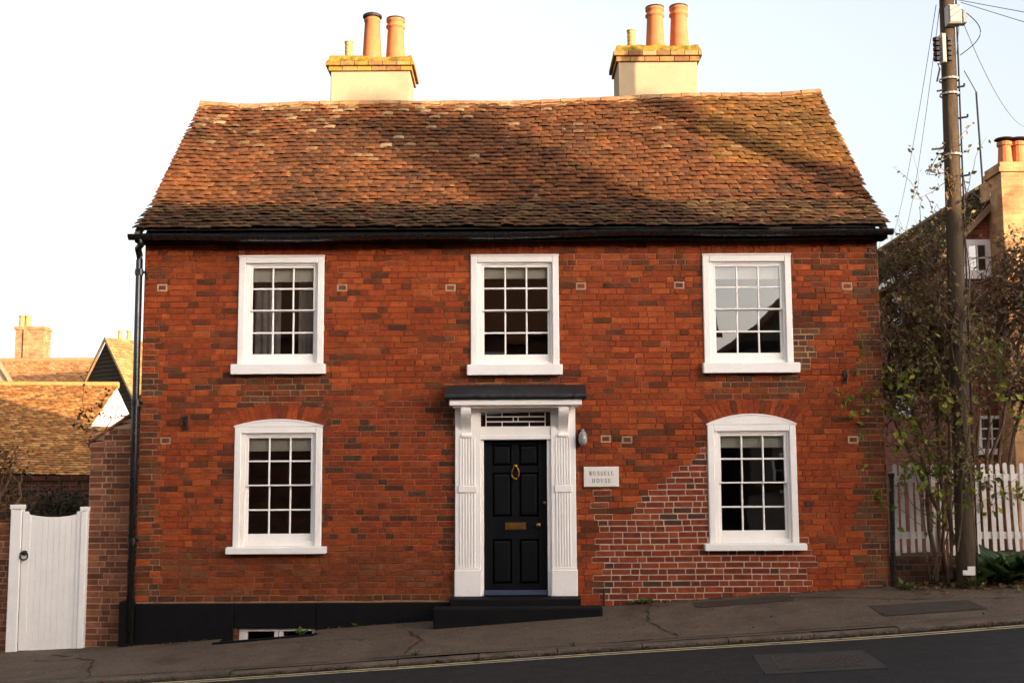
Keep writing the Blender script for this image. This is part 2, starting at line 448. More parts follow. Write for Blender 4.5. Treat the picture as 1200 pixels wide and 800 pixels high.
def warp(x, z): return .009 * nz(x * .5, z * .7, 12) + .004 * nz(x * 1.9, z * 2.2, 5)
def brickwork(name, x0, x1, z0, z1, holes, colfn, parent, Y=0.0, top=None, singles=300, course=0.0755, seed=1, wallname='front_wall'):
    r = random.Random(seed)
    st, hd, jt = 0.225, 0.108, 0.01
    bricks = []; cells = MB()
    n = int(math.ceil((z1 - z0) / course))
    for row in range(n):
        za, zb = z0 + row * course, min(z1, z0 + (row + 1) * course)
        dz = 0.0
        x = x0 - (0 if row % 2 == 0 else (st + hd) / 2 + 0.005) - r.uniform(0, .03)
        k = row % 2
        while x < x1:
            w = (st if k % 2 == 0 else hd) + jt + r.uniform(-.008, .008)
            if r.random() < 0.06: w = st + jt
            a, b = max(x, x0), min(x + w, x1)
            x += w; k += 1
            if b - a < 0.02: continue
            for (ca, cb, cc, ce) in subtract((a, b, za, zb), holes):
                ta = min(ce, top(ca)) if top else ce
                tb_ = min(ce, top(cb)) if top else ce
                if ta - cc < 0.01 and tb_ - cc < 0.01: continue
                ta, tb_ = max(ta, cc + .004), max(tb_, cc + .004)
                bc, mc, j = colfn((ca + cb) / 2, (cc + ce) / 2, cb - ca, r)
                cells.face([(X_, Y + .0085, Z_ + warp(X_, Z_)) for X_, Z_ in ((ca, cc), (cb, cc), (cb, tb_), (ca, ta))], mc)
                if bc is None: continue
                h = j / 2
                if cb - ca < 0.025: continue
                dy = r.uniform(-.003, .003)
                full = ta == ce and tb_ == ce
                bricks.append((ca + h, cb - h, cc + h, ta - h, tb_ - h, Y + dy, bc, full))
    wall = cells.build(wallname, mortar_m, parent)
    def shown(b):
        d = (Vector(((b[0] + b[1]) / 2, Y, (b[2] + b[3]) / 2)) - CAM).length
        return -(b[1] - b[0]) * (b[3] - b[2]) / d ** 2 if b[7] else 0
    bricks.sort(key=shown)
    rest = MB()
    um = unit_brick()
    for i, (a, b, c, da, db, y, col, full) in enumerate(bricks):
        if full and i < singles:
            o = bpy.data.objects.new('brick', um[i % 4])
            COL.objects.link(o); o.parent = wall
            o.location = ((a + b) / 2, y, (c + da) / 2 + warp((a + b) / 2, (c + da) / 2)); o.rotation_euler = (0, r.uniform(-.008, .008), 0); o.scale = (b - a, 1, da - c)
            o.color = (*col, 1)
        else:
            j = lambda s: r.uniform(-s, s)
            if da - c < 0.008 or db - c < 0.008: continue
            e = .003; wz = warp((a + b) / 2, (c + da) / 2); c, da, db = c + wz, da + wz, db + wz
            A = [(a + e + j(.003), y + j(.002), c + e + j(.003)), (b - e + j(.003), y + j(.002), c + e + j(.003)), (b - e + j(.003), y + j(.002), db - e + j(.003)), (a + e + j(.003), y + j(.002), da - e + j(.003))]
            B = [(a, y + .006, c), (b, y + .006, c), (b, y + .006, db), (a, y + .006, da)]
            C = [(p[0], y + .03, p[2]) for p in B]
            rest.loft([A, B, C], col, True)
    if rest.f:
        o = rest.build('brick_courses', brick_m, wall); stuff(o)
    return wall

# ------------------------------------------------------------------ the house
house = thing('brick_house', 'two-storey red brick house with sagging clay tile roof, white sash windows and navy front door', 'house')

XL = (px(160, 700).x + px(168, 290).x) / 2
XR = (px(1043, 680).x + px(1029, 290).x) / 2
ZT = px(600, 270).z           # wall top, behind the gutter
DEPTH = 5.75

def rect(xl, xr, yt, yb):
    a = (px(xl, (yt + yb) / 2).x, px(xr, (yt + yb) / 2).x)
    xm = (xl + xr) / 2
    return a[0], a[1], px(xm, yb).z, px(xm, yt).z
WIN = {  # casing l, r, top(spring), sill top ; sill l, r, bottom ; crown ; aperture l,r,t,b
    'UL': ((279.3, 379.6, 301, 426.5), (272, 382, 439), None),
    'UC': ((551.6, 655.0, 300, 427), (547.5, 659, 440), None),
    'UR': ((824.0, 928.0, 299, 425), (823, 936, 437.5), None),
    'LL': ((274.0, 377.2, 499.5, 640), (266, 383, 648.5), 491.5),
    'LR': ((830.0, 934.2, 497, 636), (825, 944, 644.5), 488.0),
}
holes = []
for k, (c, s, cr) in WIN.items():
    x0, x1, z0, z1 = rect(*c)
    holes.append((x0, x1, px(600, s[2]).z + .01, z1))
dx0, dx1, dz0, dz1 = rect(533, 675, 475, 720)
holes.append((dx0, dx1, dz0 - .5, dz1))
PLZ = px(335, 706).z
holes.append((XL - 1, px(528, 706).x, -3, PLZ))

PUTLOG = [(190, 337), (401, 337), (528, 337), (681, 335), (796, 334), (993, 335), (194, 516), (735, 515), (1000, 515), (710, 514)]
for (a, b) in PUTLOG:
    q = px(a, b); holes.append((q.x - .066, q.x + .066, q.z - .046, q.z + .046))
# photo-measured zones of brick colour
OR = [S(164, 77, 43), S(158, 72, 40), S(152, 70, 41), S(146, 65, 39), S(170, 84, 48), S(140, 64, 40)]
BR = [S(124, 62, 40), S(112, 57, 38), S(130, 70, 46), S(104, 56, 39)]
DK = [S(86, 52, 40), S(78, 49, 40), S(96, 58, 43)]
GB = [S(98, 68, 54), S(84, 58, 48), S(110, 74, 56), S(104, 58, 42)]
RP = [S(136, 62, 42), S(122, 56, 40), S(144, 68, 46), S(114, 54, 40), S(80, 54, 48), S(148, 74, 52)]
PINK = [S(146, 70, 44), S(138, 62, 38), S(132, 58, 36), S(152, 66, 36), S(126, 58, 40)]
M_DARK, M_MID, M_PALE, M_WHITE = S(126, 74, 50), S(158, 104, 76), S(186, 152, 122), S(212, 192, 176)
def in_repair(X, Y):
    if 700 < X < 952 and Y > 628: return Y < 692 or X < 850
    if 708 < X <= 835:
        return Y > 628 - (X - 708) * 0.83 - 4
    if 757 < X < 832 and 497 < Y < 512: return Y > 511 - (X - 757) * .2
    return False
def house_cols(x, z, w, r):
    X, Y = to_px((x, 0, z))
    n1 = nz(x * .55, z * .8, 1.7); n2 = nz(x * 1.7, z * 3.1, 9.3)
    if in_repair(X, Y):
        c = r.choice(RP[:4] * 3 + RP[4:]); return (c, M_WHITE, .014)
    if 700 < X < 709 and 570 < Y < 700 and r.random() < .5:
        return (r.choice(BR), M_WHITE, .014)
    edge_r = 1006 + 9 * nz(z * 5, 2, 1)
    if X > edge_r:
        return (r.choice(GB + BR), mixc(M_PALE, M_DARK, r.uniform(.2, .8)), .012)
    if X < 186 + 9 * nz(z * 6, 1, 4) and Y > 380:
        return (r.choice(GB + BR + OR[:2]), mixc(M_PALE, M_DARK, r.uniform(.1, .8)), .013)
    if (282 < X < 384 and 440 < Y < 480) or (548 < X < 668 and 440 < Y < 455) or (820 < X < 942 and 438 < Y < 466):
        return (r.choice(BR * 2 + GB + OR[3:]), mixc(M_PALE, M_DARK, r.uniform(.1, .9)), .013)
    if 932 < X < 956 and 385 < Y < 430: return (r.choice(GB), M_PALE, .016)
    if abs(Y - 304) < 6 and (660 < X < 822 or 926 < X) : return (r.choice(OR + BR), mixc(M_PALE, M_DARK, r.random() * .6), .011)
    if 880 < X < 925 + 40 and 365 < Y < 382 and r.random() < .7: return (r.choice(DK), M_DARK, .01)
    if X < 535 and Y > 642 + 8 * n2:
        if Y > 697: return (r.choice(DK + BR), mixc(M_PALE, M_DARK, .5), .014)
        return (mixc(r.choice(BR + GB[2:]), r.choice(OR), .35 * r.random()), mixc(M_MID, M_DARK, r.random()), .011)
    if 384 < X < 535 and Y > 468 + 25 * n1:
        c = r.choice(PINK * 3 + [S(84, 48, 38), S(94, 50, 38), S(80, 56, 46)])
        if (X > 522 and r.random() < .6) or (X > 498 and Y < 512 and r.random() < .5): c = r.choice(DK)
        return (c, mixc(M_MID, M_PALE, r.random() * .3), .0105)
    pd = .05 + .42 * max(0, n2 - .08) + .4 * max(0, n1 - .15)
    if 674 < X < 692 and 455 < Y < 520: pd += .4
    if X < 384 and Y > 480: pd += .12
    if 690 < X < 830 and 500 < Y < 640: pd += .3
    if X > 940 and 440 < Y: pd -= .08
    # soot and weathering close beside and beneath the window boards
    for (c, s, cr) in WIN.values():
        if c[0] - 18 < X < c[1] + 18 and c[2] - 8 < Y < s[2] + 14: pd += .14
    u = r.random()
    if u < pd: c = mixc(r.choice(DK), r.choice(BR), r.random())
    elif u < pd + .16: c = mixc(r.choice(BR), r.choice(OR), r.uniform(.2, .9))
    else: c = r.choice(OR)
    k = 1 + .16 * n1 + r.uniform(-.08, .08)
    mo = mixc(M_DARK, M_MID, max(0, min(1, .3 + n2 + r.uniform(-.3, .3))))
    if r.random() < .035: mo = M_PALE
    return (scl(c, k), mo, .009)
def house_cols_toned(x, z, w, r):
    c, m_, j = house_cols(x, z, w, r)
    return ((c[0] * .94, c[1] * .88, c[2] * .68), (m_[0] * .86, m_[1] * .82, m_[2] * .76), j)

front = brickwork('front_wall', XL, XR, -1.2, ZT, holes, house_cols_toned, house, singles=300, seed=5)

for (a, b) in PUTLOG:
    q = px(a, b); mb = MB(); mb.box(q.x - .066, q.x + .066, .004, .03, q.z - .046, q.z + .046, scl(M_PALE, rnd.uniform(.75, 1.1))); mb.build('putlog_mortar', mortar_m, front)
    o = bpy.data.objects.new('putlog_brick', unit_brick()[1]); COL.objects.link(o); o.parent = front
    o.location = (q.x, -.001, q.z); o.scale = (.092, 1, .056); o.color = (*rnd.choice(BR), 1)
# rubbed-brick flat arches over the upper windows and segmental arches over the lower ones
def wedge(poly_front, col, y, name='arch_brick'):
    mb = MB()
    cx = sum(p[0] for p in poly_front) / 4; cz = sum(p[1] for p in poly_front) / 4
    A = [(cx + (p[0] - cx) * .94, y, cz + (p[1] - cz) * .97) for p in poly_front]
    B = [(p[0], y + .004, p[1]) for p in poly_front]; C = [(p[0], y + .03, p[1]) for p in poly_front]
    mb.loft([A, B, C]); o = mb.build(name, brick_o, front); o.color = (col[0] * .90, col[1] * .84, col[2] * .72, 1)
    return o
for k in ('UL', 'UC', 'UR'):
    x0, x1, z0, z1 = rect(*WIN[k][0]); n = 17
    zt = ZT - .02
    for i in range(n):
        f0, f1 = i / n, (i + 1) / n
        sp = .07
        a, b = x0 + (x1 - x0) * f0, x0 + (x1 - x0) * f1
        at_, bt = x0 - sp + (x1 - x0 + 2 * sp) * f0, x0 - sp + (x1 - x0 + 2 * sp) * f1
        c = scl(rnd.choice([S(156, 78, 46), S(148, 70, 42), S(142, 68, 42)]), rnd.uniform(.85, 1.08))
        wedge([(a + .003, z1 + .004), (b - .003, z1 + .004), (bt - .003, zt), (at_ + .003, zt)], c, -.006)
def arc(x0, x1, zs, zc, n, off=0.0):
    """points of a segmental arc from (x0,zs) to (x1,zs) with crown zc, pushed out radially"""
    h = zc - zs; w = (x1 - x0) / 2; rad = (w * w + h * h) / (2 * h); cx = (x0 + x1) / 2; cz = zc - rad
    a0 = math.asin(w / rad)
    return [(cx + (rad + off) * math.sin(-a0 + 2 * a0 * i / n), cz + (rad + off) * math.cos(-a0 + 2 * a0 * i / n)) for i in range(n + 1)]
for k in ('LL', 'LR'):
    x0, x1, z0, z1 = rect(*WIN[k][0]); zc = px(600, WIN[k][2]).z
    n = 19
    I = arc(x0 - .01, x1 + .01, z1 - .01, zc, n, .004); O = arc(x0 - .01, x1 + .01, z1 - .01, zc, n, .205)
    # splay the ends
    for i in range(n):
        f = (i + .5) / n - .5
        sh0, sh1 = (i / n - .5) * .14, ((i + 1) / n - .5) * .14
        c = scl(rnd.choice(OR + BR[:2]), rnd.uniform(.88, 1.05))
        wedge([(I[i][0] + .003, I[i][1]), (I[i + 1][0] - .003, I[i + 1][1]), (O[i + 1][0] + sh1 - .004, O[i + 1][1]), (O[i][0] + sh0 + .004, O[i][1])], c, -.004)

# side, back walls and a plain inner shell
def ridge_pt(s): pass
EY, RY = -0.27, 2.85
ZE = px(600, 268, EY).z
ZR = px(600, 119, RY).z + .02
mb = MB()
def gable(x, flip):
    # stops short of the tiles
    pts = [(x, .012, -1.3), (x, DEPTH, -1.3), (x, DEPTH, ZT), (x, RY, ZR - .16), (x, .012, ZT)]
    mb.face(pts if not flip else pts[::-1])
gable(XL, True); gable(XR, False)
mb.face([(XR, DEPTH, -1.3), (XL, DEPTH, -1.3), (XL, DEPTH, ZT), (XR, DEPTH, ZT)])
mb.build('side_wall', side_brick, house)

# ---- roof
def roof_pt(x, s):
    """front slope: s = 0 eave .. 1 ridge, with a flared foot and an old sag"""
    if s < .22: g = .80 * s
    elif s < .3:
        t = (s - .22) / .08; g = .176 + .08 * (.80 * t + (1.073 - .80) * t * t / 2)
    else: g = .2509 + (s - .3) * (1 - .2509) / .7
    sag = -.05 * math.sin(math.pi * (x - XL) / (XR - XL)) * s - .02 * math.cos(x * 1.3) * s
    tilt = .075 * (x / 4.8) * s
    edge = .04 * s * max(0, (abs(x) - 4.2)) / .6
    return Vector((x, EY + (RY - EY) * s, ZE + (ZR - ZE) * g + sag + tilt + edge + .018 * nz(x * .9, s * 5, 5) * (1 if s > .05 else 0)))
RX0, RX1 = XL - .09, XR + .09
roof = None
mb = MB(); xs = rng(RX0 + .03, RX1 - .03, .3); ss = rng(0, 1, .05)
for i in range(len(xs) - 1):
    for j in range(len(ss) - 1):
        mb.face([roof_pt(xs[i], ss[j]), roof_pt(xs[i + 1], ss[j]), roof_pt(xs[i + 1], ss[j + 1]), roof_pt(xs[i], ss[j + 1])])
    a, b = roof_pt(xs[i], 1), roof_pt(xs[i + 1], 1)
    mb.face([a, b, (xs[i + 1], DEPTH + .27, ZE), (xs[i], DEPTH + .27, ZE)])
roof = mb.build('roof', deck_m, house)

TO = [S(142, 88, 52), S(134, 82, 50), S(128, 78, 50), S(148, 98, 60)]
TB = [S(114, 74, 50), S(106, 70, 49), S(98, 66, 48)]
TD = [S(86, 62, 47), S(78, 57, 45), S(90, 70, 50)]
TG = [S(110, 84, 58), S(98, 76, 54), S(88, 66, 48)]
TL = [S(158, 128, 92), S(146, 116, 82), S(170, 142, 106), S(138, 104, 72)]
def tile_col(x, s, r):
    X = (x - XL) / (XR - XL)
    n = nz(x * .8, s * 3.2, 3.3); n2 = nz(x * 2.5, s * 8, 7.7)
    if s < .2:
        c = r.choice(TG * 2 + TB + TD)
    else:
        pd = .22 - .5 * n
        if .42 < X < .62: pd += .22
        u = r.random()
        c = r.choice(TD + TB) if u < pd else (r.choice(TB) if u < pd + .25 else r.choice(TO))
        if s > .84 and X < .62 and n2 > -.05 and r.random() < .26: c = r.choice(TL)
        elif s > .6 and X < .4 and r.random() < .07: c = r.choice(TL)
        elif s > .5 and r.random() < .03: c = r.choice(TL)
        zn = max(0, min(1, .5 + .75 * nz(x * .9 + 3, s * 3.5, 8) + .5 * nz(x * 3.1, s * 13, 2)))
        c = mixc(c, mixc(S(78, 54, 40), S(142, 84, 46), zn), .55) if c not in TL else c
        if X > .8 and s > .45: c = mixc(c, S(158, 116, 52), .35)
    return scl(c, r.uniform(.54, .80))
_tm = []
def unit_tile():
    if not _tm:
        for k in range(3):
            mb = MB(); w, l, t = .5, 1.0, .014
            r = random.Random(40 + k)
            cam_ = .004 + .003 * k
            rings = []
            for v, jit in ((0.0, .004), (1.0, 0)):
                ring = []
                for u in (-.5, -.17, .17, .5): ring.append((u, v + r.uniform(-.03, .03) * (v == 0), t * .6 + cam_ * (1 - (2 * u) ** 2) + r.uniform(-jit, jit) * .4))
                for u in (.5, .17, -.17, -.5): ring.append((u, v, -t * .4 + cam_ * (1 - (2 * u) ** 2)))
                rings.append(ring)
            mb.loft(rings)
            o = mb.build('roof_tile', tile_o); _tm.append(o.data); bpy.data.objects.remove(o)
    return _tm
def lay_tiles(parent, ptf, u0, u1, nrow, width, colfn, seed, singles=0, stuffname='tile_courses', tlen=None, rough=1.0):
    """rows of overlapping tiles on the surface ptf(u, s); single tile objects for those that show largest"""
    r = random.Random(seed); um = unit_tile(); tiles = []
    for row in range(nrow):
        s = row / nrow; off = (row % 2) * width / 2
        u = u0 - off
        while u < u1 - .02:
            w = width + r.uniform(-.006, .006)
            a, b = max(u, u0), min(u + w, u1); u += w
            if b - a < .03: continue
            tiles.append((a, b, s))
    st = MB()
    cand = sorted(range(len(tiles)), key=lambda i: -(tiles[i][1] - tiles[i][0]) / (ptf((tiles[i][0] + tiles[i][1]) / 2, tiles[i][2]) - CAM).length ** 2)
    pick = set(cand[:singles])
    for i, (a, b, s) in enumerate(tiles):
        m = (a + b) / 2
        p = ptf(m, s); q = ptf(m, min(1, s + 1.0 / nrow)) if s + 1.0 / nrow <= 1 else p + (p - ptf(m, s - 1.0 / nrow))
        ut = (ptf(b, s) - ptf(a, s)).normalized(); v = (q - p); gauge = v.length; v.normalize()
        n = ut.cross(v).normalized()
        L_ = (tlen or gauge * 1.75)
        p = p + v * r.uniform(-.011, .011) * rough
        low = p + n * (.047 + r.uniform(-.006, .012) * rough); hi = p + v * L_ + n * (.004)
        vv = (hi - low); nn = ut.cross(vv.normalized())
        ang = r.uniform(-.018, .018) * rough; 
        if r.random() < .03: ang *= 3
        ca, sa = math.cos(ang), math.sin(ang)
        vl = vv.length; vd = vv.normalized()
        u2 = ut * ca + vd * sa; v2 = vd * ca - ut * sa
        wd = (b - a) - .004 - (r.uniform(0, .004))
        Mx = Matrix((u2 * wd, v2 * vl, nn)).transposed().to_4x4(); Mx.translation = low
        col = colfn(m, s, r)
        me = um[r.randrange(3)]
        if i in pick:
            o = bpy.data.objects.new('roof_tile', me); COL.objects.link(o); o.parent = parent
            o.matrix_world = Mx; o.color = (*col, 1)
        else:
            k0 = len(st.v)
            st.v.extend([tuple(Mx @ vtx.co) for vtx in me.vertices])
            for pl in me.polygons:
                st.f.append(tuple(k0 + t for t in pl.vertices)); st.c.append(col)
    o = st.build(stuffname, tile_m, parent); stuff(o)
    return o
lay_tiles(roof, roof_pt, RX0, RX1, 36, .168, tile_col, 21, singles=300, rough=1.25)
# ridge tiles
n = 31
for i in range(n):
    a = RX0 + (RX1 - RX0) * i / n; b = RX0 + (RX1 - RX0) * (i + 1) / n
    mb = MB(); rings = []
    for xx, rr in ((a + .004, .118), (b - .004, .112)):
        c = roof_pt(xx, 1) + Vector((0, .0, -.055 + rnd.uniform(-.005, .005)))
        rings.append([c + Vector((0, -rr * math.cos(t), rr * math.sin(t))) for t in [math.pi * q / 8 - .15 * (1 - q / 4) for q in range(9)]])
    mb.loft(rings, None, True)
    o = mb.build('ridge_tile', ridge_m, roof, smooth=False); o.color = (*scl(S(140, 104, 70), rnd.uniform(.75, 1.1)), 1)
# verge mortar along both gable edges
for x, sg in ((RX0, 1), (RX1, -1)):
    mb = MB(); pts = [roof_pt(x, t) for t in rng(0, 1, .05)]
    rings = [[p + Vector((sg * .03, 0, -.02)), p + Vector((sg * .03, 0, -.10)), p + Vector((sg * .09, 0, -.10)), p + Vector((sg * .09, 0, -.02))] for p in pts]
    mb.loft(rings); mb.build('verge_mortar', mat('verge_mortar', S(120, 96, 72), .95, .2, 5, .5), roof)
# eaves: fascia, soffit, gutter
mb = MB(); zf = ZE - .012
mb.box(RX0 + .02, RX1 - .02, EY + .055, EY + .08, zf - .125, zf - .01)
mb.box(RX0 + .02, RX1 - .02, EY + .08, .01, zf - .125, zf - .10)
mb.build('fascia_board', black, house)  # boards coloured black to stand in for the shadow band below the gutter
mb = MB()
gz, gr, gy = ZE - .055, .07, EY - .02
prof = [(gr * math.cos(t), gr * math.sin(t)) for t in [math.pi + math.pi * q / 10 for q in range(11)]] + [((gr - .006) * math.cos(t), (gr - .006) * math.sin(t)) for t in [2 * math.pi - math.pi * q / 10 for q in range(11)]]
def gsag(x): return .012 * math.sin(x * .9) - .008 * math.cos(x * 2.1) + .02 * x / 4.8
xs = rng(RX0 - .03, RX1 + .02, .25)
mb.loft([[(x, gy + a, gz + b + gsag(x)) for a, b in prof] for x in xs])
gut = mb.build('gutter', black_g, house)
for xx in rng(RX0 + .3, RX1 - .3, .92):
    mb = MB(); g2 = gr + .007
    p2 = [(g2 * math.cos(t), g2 * math.sin(t)) for t in [math.pi + math.pi * q / 10 for q in range(11)]]
    p3 = [((gr + .001) * math.cos(t), (gr + .001) * math.sin(t)) for t in [2 * math.pi - math.pi * q / 10 for q in range(11)]]
    mb.loft([[(xx + d, gy + a, gz + b + gsag(xx)) for a, b in p2 + p3] for d in (-.02, .02)])
    mb.build('gutter_bracket', black_g, gut)
# downpipe with swan neck and joints
mb = MB()
xp = XL - .045
top_ = Vector((xp + .08, gy, gz - .05 + gsag(xp)))
bot = px(151, 752, -.07)
p1 = px(163.5, 305, -.07)
mb.tube([top_, top_ + Vector((0, 0, -.08)), (top_ + p1) / 2 + Vector((-.03, 0, .02)), p1 + Vector((0, 0, .06)), p1, p1.lerp(bot, .5), bot], .044, 12)
dp = mb.build('downpipe', black_g, house, smooth=True)
for q in (.03, .38, .74):
    c = p1.lerp(bot, q); mb = MB(); mb.lathe(c, [(.044, -.05), (.054, -.05), (.054, .03), (.044, .03)], 12)
    mb.box(c.x - .07, c.x + .07, c.y + .03, c.y + .062, c.z - .02, c.z + .01)
    mb.build('pipe_collar', black_g, dp)

# ---- chimneys
def chimney(xc0, xc1, yb, yrt, yct, pots, depth=.8):
    Yc = RY + .10
    a, b = px(xc0, yb, Yc), px(xc1, yb, Yc)
    z1 = px(xc0, yrt, Yc).z; z2 = px(xc0, yct, Yc).z
    st = bpy.data.objects.new('chimney', None); COL.objects.link(st); st.parent = house
    mb = MB(); mb.box(a.x, b.x, Yc, Yc + depth, a.z - .6, z1, bev=.012); mb.build('chimney_stack', render_m, st)
    # two oversailing courses of bricks
    hgt = (z2 - z1); ch = hgt * .30
    for row, ov, zz, hh in ((0, .035, z1, hgt * .30), (1, .075, z1 + hgt * .30, hgt * .28)):
        x = a.x - ov
        mb = MB()
        while x < b.x + ov - .02:
            w = min(.225 + rnd.uniform(-.01, .01), b.x + ov - x)
            mb.box(x + .003, x + w - .003, Yc - ov, Yc + depth + ov, zz + .003, zz + hh - .003, scl(rnd.choice([S(134, 100, 66), S(144, 108, 70), S(126, 92, 62), S(156, 126, 88)]), rnd.uniform(.8, 1.05)), bev=.006)
            x += w
        mb.build('corbel_course', corbel_m, st)
    # sloped mossy flaunching
    zz = z1 + hgt * .58
    mb = MB(); rings = []
    for i_, (ins, h_) in enumerate(((-.06, 0), (-.04, hgt * .12), (-.02, hgt * .36), (.10, hgt * .46))):
        ring = []
        for k in range(40):
            t = k / 40 * 4; sd_ = int(t); f = t - sd_
            cs = [(a.x + ins, Yc + ins), (b.x - ins, Yc + ins), (b.x - ins, Yc + depth - ins), (a.x + ins, Yc + depth - ins)]
            p0, p1_ = cs[sd_], cs[(sd_ + 1) % 4]
            q = (p0[0] + (p1_[0] - p0[0]) * f, p0[1] + (p1_[1] - p0[1]) * f)
            ring.append((q[0] + rnd.uniform(-.012, .012), q[1] + rnd.uniform(-.012, .012), zz + h_ + (rnd.uniform(-.018, .018) if i_ > 0 else 0)))
        rings.append(ring)
    mb.loft(rings); mb.build('flaunching', flaunch, st)
    for (pxx, ptop, kind) in pots:
        p = px(pxx, yct, Yc + depth / 2); zt = px(pxx, ptop, Yc + depth / 2).z; zb = zz + hgt * .2; h = zt - zb
        mb = MB()
        if kind == 'small':
            pr = [(.062, 0)]
            m_ = 7
            for q in range(m_): pr += [(.068, h * (q + .2) / m_), (.068, h * (q + .7) / m_), (.060, h * (q + .85) / m_)]
            pr += [(.075, h * .97), (.075, h), (.045, h), (.045, h - .1)]
            mb.lathe((p.x, p.y, zb), pr, 16); mb.build('chimney_pot', potbuff, st)
        else:
            pr = [(.165, 0), (.16, h * .1), (.128, h * .78), (.132, h * .79), (.155, h * .81), (.155, h * .845), (.128, h * .86), (.128, h * .91), (.152, h * .93), (.152, h * .965), (.135, h), (.105, h), (.105, h * .7)]
            if kind == 'cowl': pr = [(.165, 0), (.16, h * .1), (.122, h * .86), (.135, h * .875), (.135, h * .9), (.12, h * .91), (.12, h * .93), (.09, h * .93)]
            mb.lathe((p.x, p.y, zb), pr, 20); po = mb.build('chimney_pot', potm, st, smooth=True)
            po.data.polygons.foreach_set('use_smooth', [True] * len(po.data.polygons))
            mb = MB()
            if kind == 'cowl':
                mb.lathe((p.x, p.y, zb), [(.10, h * .925), (.155, h * .945), (.155, h * .985), (.12, h * 1.01), (.03, h * 1.02)], 18)
                mb.build('pot_cowl', iron, st)
            else:
                mb.lathe((p.x, p.y, zb), [(.14, h * .965), (.154, h * .972), (.15, h * 1.0), (.12, h * 1.015), (.08, h * 1.015)], 18)
                mb.build('pot_guard', iron, st)
    return st
chimney(387, 480, 123, 84, 66, [(409, 49.5, 'small'), (436, 18, 'cowl'), (463.5, 22.5, 'pot')])
chimney(725, 818, 117, 73, 53, [(740, 36, 'small'), (768, 9, 'pot'), (796, 8, 'pot')])

